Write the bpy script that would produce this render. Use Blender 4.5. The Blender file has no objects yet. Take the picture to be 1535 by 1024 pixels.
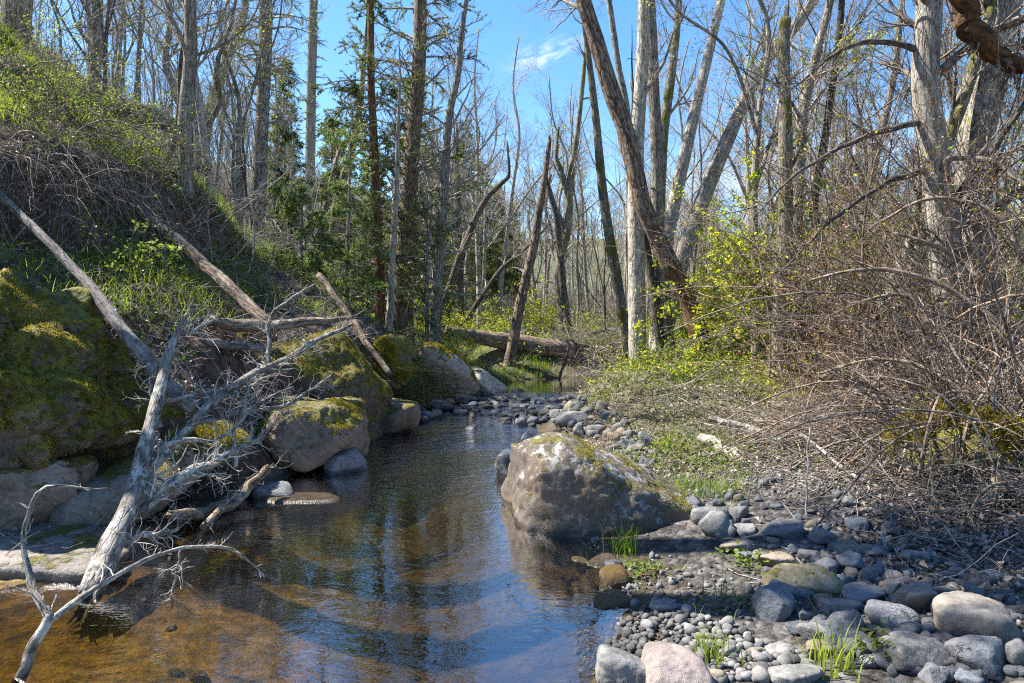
import bpy, math, random
import numpy as np
from mathutils import Vector

# ------------------------------------------------------------------ camera, world, sun, exposure
FPX = 1023.0                      # focal length in pixels of the 1535 px wide photograph (24 mm on 36 mm)
HOR = 470.0                       # row of the horizon
CAMH = 1.5
PITCH = math.atan((512 - HOR) / FPX)
scene = bpy.context.scene
COL = scene.collection
cam_d = bpy.data.cameras.new("camera")
cam_d.lens = 24.0; cam_d.sensor_width = 36.0
cam_d.lens = 36.0 * FPX / 1535.0
cam_d.clip_start = 0.05; cam_d.clip_end = 3000
cam = bpy.data.objects.new("camera", cam_d); COL.objects.link(cam)
cam.location = (0, 0, CAMH)
cam.rotation_euler = (math.pi / 2 - PITCH, 0, 0)
scene.camera = cam

SUN_AZ, SUN_EL = -74.0, 52.0      # degrees; azimuth from +Y, negative to the left
sa, se = math.radians(SUN_AZ), math.radians(SUN_EL)
SUNDIR = Vector((math.sin(sa) * math.cos(se), math.cos(sa) * math.cos(se), math.sin(se)))
sun_d = bpy.data.lights.new("sun", 'SUN')
sun_d.energy = 5.0; sun_d.angle = math.radians(0.5); sun_d.color = (1.0, 0.94, 0.84)
sun = bpy.data.objects.new("sun", sun_d); COL.objects.link(sun)
sun.rotation_euler = SUNDIR.to_track_quat('Z', 'Y').to_euler()

scene.view_settings.view_transform = 'Standard'
scene.view_settings.look = 'None'
scene.view_settings.gamma = 1.0
scene.view_settings.use_curve_mapping = False
scene.view_settings.exposure = 1.68
scene.cycles.filter_width = 1.1
scene.cycles.use_denoising = False
scene.cycles.sample_clamp_indirect = 4.0

world = bpy.data.worlds.new("World"); scene.world = world
world.use_nodes = True
nt = world.node_tree; nt.nodes.clear()
def wn(t, **k):
    n = nt.nodes.new(t)
    for a, b in k.items(): setattr(n, a, b)
    return n
w_out = wn('ShaderNodeOutputWorld'); w_bg = wn('ShaderNodeBackground'); w_bg.inputs[1].default_value = 0.096
w_sky = wn('ShaderNodeTexSky', sky_type='NISHITA'); w_sky.sun_disc = False
w_sky.sun_elevation = se; w_sky.sun_rotation = sa % (2 * math.pi)
w_sky.altitude = 600; w_sky.air_density = 1.0; w_sky.dust_density = 0.6; w_sky.ozone_density = 1.6
w_hs = wn('ShaderNodeHueSaturation'); w_hs.inputs['Saturation'].default_value = 1.28; w_hs.inputs['Value'].default_value = 1.0
nt.links.new(w_sky.outputs[0], w_hs.inputs['Color'])
# thin wisps of cloud, fixed to directions in the sky
w_tc = wn('ShaderNodeTexCoord')
def streak(cx, cz, ang, lx, lz):
    """an elongated soft patch round the sky direction (cx, 1, cz)"""
    sub = wn('ShaderNodeVectorMath', operation='SUBTRACT')
    l = math.sqrt(cx * cx + 1 + cz * cz)
    sub.inputs[1].default_value = (cx / l, 1 / l, cz / l)
    nt.links.new(w_tc.outputs['Generated'], sub.inputs[0])
    mp = wn('ShaderNodeMapping', vector_type='TEXTURE')
    mp.inputs['Rotation'].default_value = (0, -ang, 0); mp.inputs['Scale'].default_value = (lx, 0.25, lz)
    nt.links.new(sub.outputs[0], mp.inputs['Vector'])
    ln = wn('ShaderNodeVectorMath', operation='LENGTH'); nt.links.new(mp.outputs[0], ln.inputs[0])
    mr = wn('ShaderNodeMapRange', interpolation_type='SMOOTHSTEP')
    mr.inputs['From Min'].default_value = 1.0; mr.inputs['From Max'].default_value = 0.1
    nt.links.new(ln.outputs['Value'], mr.inputs['Value'])
    nz = wn('ShaderNodeTexNoise'); nz.inputs['Scale'].default_value = 2.2; nz.inputs['Detail'].default_value = 8; nz.inputs['Distortion'].default_value = 0.6
    nt.links.new(mp.outputs[0], nz.inputs['Vector'])
    m2 = wn('ShaderNodeMapRange'); m2.inputs['From Min'].default_value = 0.40; m2.inputs['From Max'].default_value = 0.72
    nt.links.new(nz.outputs[0], m2.inputs['Value'])
    mu = wn('ShaderNodeMath', operation='MULTIPLY')
    nt.links.new(mr.outputs[0], mu.inputs[0]); nt.links.new(m2.outputs[0], mu.inputs[1])
    return mu.outputs[0]
s1 = streak((815 - 767) / FPX, (HOR - 88) / FPX, math.radians(17), 0.075, 0.022)
s2 = streak((1140 - 767) / FPX, (HOR - 255) / FPX, math.radians(4), 0.22, 0.045)
s3 = streak((1300 - 767) / FPX, (HOR - 215) / FPX, math.radians(-5), 0.12, 0.03)
add1 = wn('ShaderNodeMath', operation='ADD'); nt.links.new(s1, add1.inputs[0]); nt.links.new(s2, add1.inputs[1])
add2 = wn('ShaderNodeMath', operation='ADD', use_clamp=True); nt.links.new(add1.outputs[0], add2.inputs[0]); nt.links.new(s3, add2.inputs[1])
sc_ = wn('ShaderNodeMath', operation='MULTIPLY'); nt.links.new(add2.outputs[0], sc_.inputs[0]); sc_.inputs[1].default_value = 0.7
w_mix = wn('ShaderNodeMix', data_type='RGBA'); nt.links.new(sc_.outputs[0], w_mix.inputs[0])
nt.links.new(w_hs.outputs[0], w_mix.inputs[6]); w_mix.inputs[7].default_value = (4.6, 4.9, 5.6, 1)
nt.links.new(w_mix.outputs[2], w_bg.inputs[0]); nt.links.new(w_bg.outputs[0], w_out.inputs[0])

# ------------------------------------------------------------------ numpy helpers
def rays(px, py):
    px = np.asarray(px, float); py = np.asarray(py, float)
    u = (px - 767.5) / FPX; v = (512 - py) / FPX
    c, s = math.cos(PITCH), math.sin(PITCH)
    return np.stack([u, c + v * s, -s + v * c], -1)
def W(px, py, Y):
    d = rays(px, py); Y = np.asarray(Y, float)
    return np.array([0, 0, CAMH]) + d * (Y / d[..., 1])[..., None]
def sstep(a, b, x):
    t = np.clip((x - a) / (b - a), 0, 1); return t * t * (3 - 2 * t)
def _h(ix, iy, iz, seed):
    n = (ix.astype(np.int64) * 374761393 + iy.astype(np.int64) * 668265263 + iz.astype(np.int64) * 1274126177 + seed * 974711) & 0xffffffff
    n = ((n ^ (n >> 13)) * 1274126177) & 0xffffffff
    n = ((n ^ (n >> 16)) * 2246822519) & 0xffffffff
    return ((n ^ (n >> 15)) & 0xffffff) / float(0xffffff)
def vnoise(P, seed=0):
    P = np.asarray(P, float)
    i = np.floor(P); f = P - i; f = f * f * (3 - 2 * f); i = i.astype(np.int64)
    out = 0
    for dx in (0, 1):
        wx = f[..., 0] if dx else 1 - f[..., 0]
        for dy in (0, 1):
            wy = f[..., 1] if dy else 1 - f[..., 1]
            for dz in (0, 1):
                wz = f[..., 2] if dz else 1 - f[..., 2]
                out = out + wx * wy * wz * _h(i[..., 0] + dx, i[..., 1] + dy, i[..., 2] + dz, seed)
    return out * 2 - 1
def fbm(P, octs=4, seed=0, gain=0.5):
    P = np.asarray(P, float); a = 1.0; s = 0
    for o in range(octs):
        s = s + a * vnoise(P * (2.03 ** o) + o * 17.3, seed + o); a *= gain
    return s
def nrm(v): return v / np.maximum(np.linalg.norm(v, axis=-1, keepdims=True), 1e-9)
def noise2(x, y, s, octs=3, seed=0):
    return fbm(np.stack([np.asarray(x, float) * s, np.asarray(y, float) * s, np.zeros_like(np.asarray(x, float))], -1), octs, seed)

# ------------------------------------------------------------------ terrain height
_YL = [-6, 2.0, 2.77, 3.7, 4.15, 5.0, 5.58, 6.67, 7.2, 9.0, 10.2, 11.8, 13.9, 15.4, 17, 19, 22, 26]
_XL = [-4.5, -3.6, -3.4, -2.85, -2.5, -2.3, -2.15, -2.1, -1.75, -1.45, -1.3, -1.0, -0.42, 0.5, 3.4, 8, 16, 30]
_YR = [-6, 1.5, 2.77, 3.13, 3.6, 4.0, 4.45, 5.3, 7.0, 8.5, 10.2, 11.4, 13.0, 14.2, 15.2, 16.6, 18, 22]
_XR = [0.2, 0.2, 0.34, 0.52, 0.66, 0.62, 0.55, 0.35, 0.22, 0.28, 0.62, 1.1, 1.8, 2.3, 3.6, 9, 18, 40]
_YH = [-6, 4, 6.3, 10, 14, 20, 30, 45, 80]
_XH = [-4.8, -4.0, -2.3, -1.6, -1.9, -3.4, -6.0, -10, -18]
def gz(x, y):
    x = np.asarray(x, float); y = np.asarray(y, float)
    wob = 0.10 * noise2(x, y, 1.3, 2, 5)
    xl = np.interp(y, _YL, _XL) + wob; xr = np.interp(y, _YR, _XR) + wob
    dl = xl - x; dr = x - xr
    # bed
    halfw = np.maximum((xr - xl) * 0.5, 0.2)
    inn = np.clip(np.minimum(-dl, -dr), 0, None)
    depth = 0.38 * sstep(0, 1.1, inn) + 0.05 * sstep(0, .15, inn)
    riff = sstep(8.2, 9.4, y) * (1 - sstep(12.0, 13.2, y))
    depth = depth * (1 - 0.78 * riff)
    shelf = sstep(-.7, -2.2, x) * (1 - sstep(4.2, 5.2, y))
    depth = depth * (1 - 0.62 * shelf)
    bed = -depth + 0.025 * noise2(x, y, 3.5, 3, 9)
    # left bank and hill
    stp = 0.72 - 0.56 * sstep(10.5, 14.5, y)
    near = 1 - sstep(4.5, 5.8, y)
    dd = np.clip(dl, 0, None)
    d0 = 0.1 + 0.9 * near
    xh = np.interp(y, _YH, _XH)
    h = np.clip(xh - x + 0.25, 0, None)
    hill = 0.5 * h + 0.035 * np.minimum(h, 9) ** 2 * sstep(7, 11, y)
    hill = np.where(hill > 13, 13 + (hill - 13) * 0.2, hill)
    left = stp * sstep(d0, d0 + 0.75, dd) + 0.06 * dd * np.exp(-dd / 4) * 1.5 + hill
    left = left + 0.75 * sstep(2.6, 3.05, dd + 0.35 * noise2(x, y, .8, 2, 21)) * (1 - sstep(9.5, 11, y)) * sstep(4.5, 6, y)
    rise = 0.45 * sstep(15, 17.5, y) + 0.052 * np.clip(y - 18, 0, None)
    left = left + rise * sstep(0, 3.2, dd)
    left = left + (0.16 * noise2(x, y, 0.9, 4, 31) + 0.05 * noise2(x, y, 3.1, 3, 33)) * sstep(0.1, 1.2, dd)
    # right bank
    A = 0.16 + 0.42 * sstep(6.5, 9.5, y)
    D = 2.2 - 1.1 * sstep(6.5, 9.5, y)
    drr = np.clip(dr, 0, None)
    right = A * sstep(0, D, drr) + 0.05 * drr * np.exp(-drr / 15) + 0.12 * np.clip(x - 3.6, 0, 12) * sstep(3, 6, y)
    right = right + 0.05 * np.clip(y - 18, 0, None) * sstep(0, 3, drr)
    right = right + (0.07 * noise2(x, y, 0.8, 4, 41) + 0.03 * noise2(x, y, 3.0, 3, 43)) * sstep(0.1, 1.6, drr)
    z = np.where(dl > 0, left + 0.015 * dl.clip(0, .3), np.where(dr > 0, right, bed))
    # distant ground climbs to close the valley
    far = np.sqrt(x * x + y * y)
    z = z + 0.10 * np.clip(far - 60, 0, 120) * sstep(55, 90, far)
    return z
def bank(x, y):
    """signed distances outside the left and right shore"""
    return np.interp(y, _YL, _XL) - x, x - np.interp(y, _YR, _XR)
def ground_hit(px, py, tmax=140.0):
    d = rays(px, py); d = d / d[..., 1:2]
    t = np.concatenate([np.arange(1.2, 25, 0.02), np.arange(25, tmax, 0.1)])
    if d.ndim == 1:
        P = np.array([0, 0, CAMH]) + d[None] * t[:, None]
        below = P[:, 2] < np.maximum(gz(P[:, 0], P[:, 1]), 0.0)
        k = int(np.argmax(below)) if below.any() else len(t) - 1
        return P[k]
    return np.array([ground_hit(a, b, tmax) for a, b in zip(np.ravel(px), np.ravel(py))])

# ------------------------------------------------------------------ mesh building
class MB:
    """collects vertices and faces of ONE mesh"""
    def __init__(s): s.V = []; s.Q = []; s.T = []; s.A = []; s.n = 0; s.qm = []; s.tm = []
    def add(s, V, Q=None, T=None, A=None, m=0):
        V = np.asarray(V, np.float32).reshape(-1, 3)
        if Q is not None and len(Q): s.Q.append(np.asarray(Q, np.int64) + s.n); s.qm.append(np.full(len(Q), m))
        if T is not None and len(T): s.T.append(np.asarray(T, np.int64) + s.n); s.tm.append(np.full(len(T), m))
        s.V.append(V); s.A.append(np.zeros_like(V) + V if A is None else np.asarray(A, np.float32).reshape(-1, 3))
        s.n += len(V)
    def mesh(s, name, mats, smooth=True, loc=(0, 0, 0), attr=True):
        V = np.concatenate(s.V) if s.V else np.zeros((0, 3), np.float32)
        V = V - np.asarray(loc, np.float32)
        Q = np.concatenate(s.Q) if s.Q else np.zeros((0, 4), np.int64)
        T = np.concatenate(s.T) if s.T else np.zeros((0, 3), np.int64)
        me = bpy.data.meshes.new(name)
        me.vertices.add(len(V)); me.vertices.foreach_set('co', V.ravel())
        lv = np.concatenate([Q.ravel(), T.ravel()]).astype(np.int32)
        me.loops.add(len(lv)); me.loops.foreach_set('vertex_index', lv)
        npoly = len(Q) + len(T)
        me.polygons.add(npoly)
        st = np.concatenate([np.arange(len(Q)) * 4, len(Q) * 4 + np.arange(len(T)) * 3]).astype(np.int32)
        me.polygons.foreach_set('loop_start', st)
        mi = np.concatenate([np.concatenate(s.qm) if s.qm else np.zeros(0), np.concatenate(s.tm) if s.tm else np.zeros(0)]).astype(np.int32)
        for m in (mats if isinstance(mats, (list, tuple)) else [mats]): me.materials.append(m)
        me.polygons.foreach_set('material_index', mi)
        me.polygons.foreach_set('use_smooth', np.full(npoly, smooth))
        me.update(calc_edges=True)
        if attr and len(V):
            at = me.attributes.new('tc', 'FLOAT_VECTOR', 'POINT')
            at.data.foreach_set('vector', np.concatenate(s.A).ravel())
        return me
    def build(s, name, mats, parent=None, loc=(0, 0, 0), smooth=True):
        """links the mesh; loc is the world position of its origin"""
        o = bpy.data.objects.new(name, s.mesh(name, mats, smooth, loc)); COL.objects.link(o)
        if parent is not None: o.parent = parent; o.location = (0, 0, 0)
        else: o.location = loc
        return o
def tag(o, label=None, cat=None, group=None, kind=None):
    if label: o['label'] = label
    if cat: o['category'] = cat
    if group: o['group'] = group
    if kind: o['kind'] = kind
    return o
def empty(name, loc, label, cat, group=None):
    o = bpy.data.objects.new(name, None); COL.objects.link(o); o.location = loc
    o.empty_display_size = 0.1
    return tag(o, label, cat, group)
def copy_tree(o, parent=None):
    c = o.copy(); COL.objects.link(c); c.parent = parent
    for ch in list(o.children): copy_tree(ch, c)
    return c

def tubes(P, R, S=5):
    """N tubes along K points each -> verts, quads, texture coordinates"""
    P = np.asarray(P, float); R = np.asarray(R, float)
    N, K, _ = P.shape
    T = nrm(np.gradient(P, axis=1))
    mean = nrm(P[:, -1] - P[:, 0] + 1e-6)
    ref = np.where(np.abs(mean[:, 2:3]) < 0.75, np.array([[0, 0, 1.]]), np.array([[0.94, 0.34, 0]]))
    U = nrm(np.cross(T, ref[:, None, :])); Vv = np.cross(T, U)
    a = np.arange(S) * 2 * math.pi / S
    ca, sa_ = np.cos(a), np.sin(a)
    ring = U[:, :, None, :] * ca[None, None, :, None] + Vv[:, :, None, :] * sa_[None, None, :, None]
    V = P[:, :, None, :] + ring * R[:, :, None, None] if R.ndim == 2 else P[:, :, None, :] + ring * R[..., None]
    s = np.concatenate([np.zeros((N, 1)), np.cumsum(np.linalg.norm(np.diff(P, axis=1), axis=2), 1)], 1)
    rr = R if R.ndim == 2 else R.mean(2)
    A = np.empty((N, K, S, 3)); r0 = rr.max(1)[:, None, None]
    A[..., 0] = ca * r0; A[..., 1] = sa_ * r0; A[..., 2] = s[:, :, None]
    A += (np.arange(N) * 3.7 % 50)[:, None, None, None]
    i = np.arange(N * K * S).reshape(N, K, S)
    q = np.stack([i[:, :-1, :], np.roll(i[:, :-1, :], -1, 2), np.roll(i[:, 1:, :], -1, 2), i[:, 1:, :]], -1).reshape(-1, 4)
    return V.reshape(-1, 3), q, A.reshape(-1, 3)
def spline(pts, K):
    """Catmull-Rom through the points, K samples evenly in arc length"""
    p = np.asarray(pts, float)
    p = np.concatenate([[2 * p[0] - p[1]], p, [2 * p[-1] - p[-2]]])
    out = []
    for i in range(1, len(p) - 2):
        t = np.linspace(0, 1, 24, endpoint=False)[:, None]
        a, b, c, d = p[i - 1], p[i], p[i + 1], p[i + 2]
        out.append(0.5 * (2 * b + (c - a) * t + (2 * a - 5 * b + 4 * c - d) * t ** 2 + (3 * b - a - 3 * c + d) * t ** 3))
    q = np.concatenate(out + [p[-2:-1]])
    s = np.concatenate([[0], np.cumsum(np.linalg.norm(np.diff(q[:, :3], axis=0), axis=1))])
    u = np.linspace(0, s[-1], K)
    return np.stack([np.interp(u, s, q[:, k]) for k in range(q.shape[1])], 1)
def trunk_add(mb, P, R, S=14, seed=1, rough=0.10, cap=True, m=0):
    """one knobbly trunk with closed ends"""
    K = len(P)
    a = np.arange(S) * 2 * math.pi / S
    L = np.concatenate([[0], np.cumsum(np.linalg.norm(np.diff(P, axis=0), axis=1))])
    ra = np.mean(R)
    q = np.stack([np.cos(a)[None] * 1.6 + 0 * L[:, None], np.sin(a)[None] * 1.6 + 0 * L[:, None], (L[:, None] / (ra * 6)) + 0 * a[None]], -1)
    q2 = np.stack([np.cos(a)[None] * 4 + 0 * L[:, None], np.sin(a)[None] * 4 + 0 * L[:, None], (L[:, None] / (ra * 4)) + 0 * a[None]], -1)
    n = 0.7 * fbm(q, 2, seed) + 0.4 * fbm(q2, 2, seed + 50)
    RR = R[:, None] * (1 + rough * n)
    V, qd, A = tubes(P[None], RR[None], S)
    A = A + seed * 1.37
    n0 = len(V)
    T = []
    if cap:
        V = np.concatenate([V, P[:1], P[-1:]]); A = np.concatenate([A, A[:1], A[-1:]])
        for j in range(S):
            T.append((n0, (j + 1) % S, j)); b = (K - 1) * S
            T.append((n0 + 1, b + j, b + (j + 1) % S))
    mb.add(V, qd, T, A, m)
def broken_end(mb, p, d, r, rng, n=9, L=0.18):
    """splinters of a broken end"""
    for k in range(n):
        a = rng.uniform(0, 6.28); u = nrm(np.cross(d, [0.3, 0.5, 0.81])); v = np.cross(d, u)
        o = p + (u * math.cos(a) + v * math.sin(a)) * r * rng.uniform(0.2, .85)
        l = L * rng.uniform(.3, 1.2)
        Pp = np.array([o - d * L * .5, o, o + d * l * .6, o + d * l]); Rr = np.array([.3, .28, .16, .02]) * r
        V, q, A = tubes(Pp[None], Rr[None], 5); mb.add(V, q, None, A)
def grow(rng, P, R, n, t0, t1, ang, L, K=5, rf=0.55, rmin=0.002, wig=0.12, up=0.05, taper=0.3, shrink=0.5, bias=None):
    """n side branches from N parent polylines"""
    N, Kp, _ = P.shape
    pl = np.linalg.norm(np.diff(P, axis=1), axis=2).sum(1)
    idx = rng.choice(N, n, p=pl / pl.sum())
    tt = rng.uniform(t0, t1, n); t = tt * (Kp - 1.001); i = np.floor(t).astype(int); f = (t - i)[:, None]
    o = P[idx, i] * (1 - f) + P[idx, i + 1] * f
    r = R[idx, i] * (1 - f[:, 0]) + R[idx, i + 1] * f[:, 0]
    T = nrm(P[idx, i + 1] - P[idx, i])
    rnd = rng.normal(size=(n, 3))
    if bias is not None: rnd = rnd + np.asarray(bias)
    perp = nrm(rnd - (rnd * T).sum(1, keepdims=True) * T)
    a = ang * rng.uniform(.55, 1.35, n)[:, None]
    d = np.cos(a) * T + np.sin(a) * perp
    ln = L * rng.uniform(.4, 1.2, n) * (1 - shrink * tt)
    r0 = np.clip(r * rf * rng.uniform(.6, 1, n), rmin, None)
    pts = np.empty((n, K, 3)); pts[:, 0] = o; st = (ln / (K - 1))[:, None]
    for k in range(1, K):
        d = nrm(d + wig * rng.normal(size=(n, 3)) + np.array([0, 0, up])); pts[:, k] = pts[:, k - 1] + d * st
    rad = np.clip(r0[:, None] * np.linspace(1, taper, K)[None], rmin * .6, None)
    return pts, rad
def leaves_add(mb, rng, O, size, asp=0.55, m=0, flat=None, fold=0.25):
    """rhombic folded leaves at points O"""
    n = len(O); size = np.broadcast_to(size, (n,)) * rng.uniform(.6, 1.25, n)
    d = nrm(rng.normal(size=(n, 3)))
    nn = rng.normal(size=(n, 3))
    if flat is not None: nn = nn * (1 - flat) + np.array([0, 0, 1.]) * flat * 2; d = nrm(d * np.array([1, 1, 1 - flat * .8]))
    side = nrm(np.cross(d, nn)); up = np.cross(side, d)
    L = size[:, None]; w = L * asp * .5
    tip = O + d * L
    l = O + d * L * .45 + side * w + up * w * fold * 2; r = O + d * L * .45 - side * w + up * w * fold * 2
    V = np.stack([O, r, tip, l], 1).reshape(-1, 3)
    k = np.arange(n)[:, None] * 4
    T = np.concatenate([k + np.array([[0, 1, 2]]), k + np.array([[0, 2, 3]])])
    A = np.repeat(O, 4, 0)
    mb.add(V, None, T, A, m)
def blades_add(mb, rng, O, L, w, lean=0.5, m=0, seg=3, drift=None, nor=None):
    """bent grass blades"""
    n = len(O); L = np.broadcast_to(L, (n,)) * rng.uniform(.5, 1.2, n)
    az = rng.uniform(0, 6.283, n); hd = np.stack([np.cos(az), np.sin(az), 0 * az], 1)
    if drift is not None: hd = hd + np.asarray(drift)
    sd = nrm(np.cross(hd, [0, 0, 1.]))
    le = lean * rng.uniform(.2, 1.5, n)
    w = np.broadcast_to(w, (n,)) * rng.uniform(.7, 1.3, n)
    base = nrm(np.array([0, 0, 1.]) + (0 if nor is None else nor * .5))
    rows = []
    for k in range(seg + 1):
        t = k / seg
        c = O + (base if nor is not None else np.array([0, 0, 1.])) * (L * t * (1 - .35 * le * t))[:, None] + hd * (L * le * t * t)[:, None]
        ww = (w * (1 - t) ** 0.7 * .5)[:, None] if k < seg else None
        if k < seg: rows += [c - sd * ww, c + sd * ww]
        else: rows += [c]
    V = np.stack(rows, 1); nv = V.shape[1]
    k = np.arange(n)[:, None] * nv
    Q = np.concatenate([k + np.array([[2 * j, 2 * j + 1, 2 * j + 3, 2 * j + 2]]) for j in range(seg - 1)])
    T = k + np.array([[2 * seg - 2, 2 * seg - 1, 2 * seg]])
    mb.add(V.reshape(-1, 3), Q, T, np.repeat(O, nv, 0), m)

_ico = {}
def ico(sub):
    if sub not in _ico:
        import bmesh
        bm = bmesh.new(); bmesh.ops.create_icosphere(bm, subdivisions=sub, radius=1)
        bm.verts.ensure_lookup_table()
        _ico[sub] = (np.array([v.co[:] for v in bm.verts]), np.array([[v.index for v in f.verts] for f in bm.faces]))
        bm.free()
    return _ico[sub]
def stone_verts(planes, p=12, sub=4, seed=0, amp=0.03, fr=2.0, fine=0.012):
    """rounded convex body bounded by the planes (nx, ny, nz, c), then weathered"""
    D, F = ico(sub); s = np.zeros(len(D))
    for (x, y, z, c) in planes:
        n = np.array([x, y, z], float); n /= np.linalg.norm(n)
        s += (np.clip(D @ n, 0, None) / c) ** p
    r = np.maximum(s, 1e-9) ** (-1 / p)
    V = D * r[:, None]
    sc = np.abs(V).max()
    nz = amp * fbm(V * fr / sc + seed * 3.1, 3, seed) + fine * fbm(V * fr * 5 / sc + seed, 4, seed + 9, .6)
    rid = 1 - np.abs(fbm(V * fr * 2.2 / sc + seed * 1.7, 3, seed + 77)); 
    V = V * (1 + nz - amp * .6 * np.clip(rid - .8, 0, 1) * 3)[:, None]
    return V, F
def random_planes(rng, a, b, c, n=10, jag=.25):
    """planes for a stone of half sizes a, b, c"""
    f = 1.12
    out = [(1, 0, 0, a * f), (-1, 0, 0, a * f), (0, 1, 0, b * f), (0, -1, 0, b * f), (0, 0, 1, c * f), (0, 0, -1, c)]
    n = n + 6
    for k in range(n):
        d = nrm(rng.normal(size=3)); e = math.sqrt((d[0] * a) ** 2 + (d[1] * b) ** 2 + (d[2] * c) ** 2)
        out.append((d[0], d[1], d[2], e * rng.uniform(1 - jag, 1.05)))
    return out
def rotz(V, a):
    c, s = math.cos(a), math.sin(a)
    return V @ np.array([[c, s, 0], [-s, c, 0], [0, 0, 1.]])
def rotx(V, a):
    c, s = math.cos(a), math.sin(a)
    return V @ np.array([[1., 0, 0], [0, c, s], [0, -s, c]])
def roty(V, a):
    c, s = math.cos(a), math.sin(a)
    return V @ np.array([[c, 0, -s], [0, 1., 0], [s, 0, c]])
# ------------------------------------------------------------------ materials
class NT:
    def __init__(s, name):
        s.m = bpy.data.materials.new(name); s.m.use_nodes = True; s.t = s.m.node_tree; s.t.nodes.clear()
        s.out = s.n('ShaderNodeOutputMaterial')
    def n(s, t, ins=None, **k):
        x = s.t.nodes.new(t)
        for a, b in k.items(): setattr(x, a, b)
        for a, b in (ins or {}).items(): s.set(x.inputs[a], b)
        return x
    def set(s, sock, v):
        if isinstance(v, bpy.types.NodeSocket): s.t.links.new(v, sock)
        elif isinstance(v, (tuple, list)) and len(v) == 3 and sock.type == 'RGBA': sock.default_value = (*v, 1)
        else: sock.default_value = v
    def noise(s, vec, scale, detail=4, rough=.55, dist=0):
        return s.n('ShaderNodeTexNoise', {'Vector': vec, 'Scale': scale, 'Detail': detail, 'Roughness': rough, 'Distortion': dist}).outputs[0]
    def voro(s, vec, scale, out='Distance', feature='F1', rnd=1.0):
        return s.n('ShaderNodeTexVoronoi', {'Vector': vec, 'Scale': scale, 'Randomness': rnd}, feature=feature).outputs[out]
    def ramp(s, v, a, b, lo=0., hi=1.):
        return s.n('ShaderNodeMapRange', {'Value': v, 'From Min': a, 'From Max': b, 'To Min': lo, 'To Max': hi}, interpolation_type='SMOOTHSTEP').outputs[0]
    def mix(s, f, a, b, blend='MIX'):
        x = s.n('ShaderNodeMix', data_type='RGBA', blend_type=blend)
        s.set(x.inputs[0], f); s.set(x.inputs[6], a); s.set(x.inputs[7], b); return x.outputs[2]
    def math(s, op, a, b=0., clamp=False):
        x = s.n('ShaderNodeMath', operation=op, use_clamp=clamp); s.set(x.inputs[0], a); s.set(x.inputs[1], b); return x.outputs[0]
    def scale(s, vec, v):
        return s.n('ShaderNodeMapping', {'Vector': vec, 'Scale': v}).outputs[0]
    def attr(s, name, out='Vector'): return s.n('ShaderNodeAttribute', attribute_name=name).outputs[out]
    def rnd(s): return s.n('ShaderNodeObjectInfo').outputs['Random']
    def bump(s, h, st=.5, dist=.02, nor=None):
        d = {'Height': h, 'Strength': st, 'Distance': dist}
        if nor is not None: d['Normal'] = nor
        return s.n('ShaderNodeBump', d).outputs[0]
    def hsv(s, c, h=.5, sat=1., v=1.):
        return s.n('ShaderNodeHueSaturation', {'Hue': h, 'Saturation': sat, 'Value': v, 'Color': c}).outputs[0]
    def principled(s, col, rough=.85, nor=None, spec=.3, **k):
        d = {'Base Color': col, 'Roughness': rough, 'Specular IOR Level': spec}
        if nor is not None: d['Normal'] = nor
        d.update(k)
        p = s.n('ShaderNodeBsdfPrincipled', d); s.t.links.new(p.outputs[0], s.out.inputs[0]); return p

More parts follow.
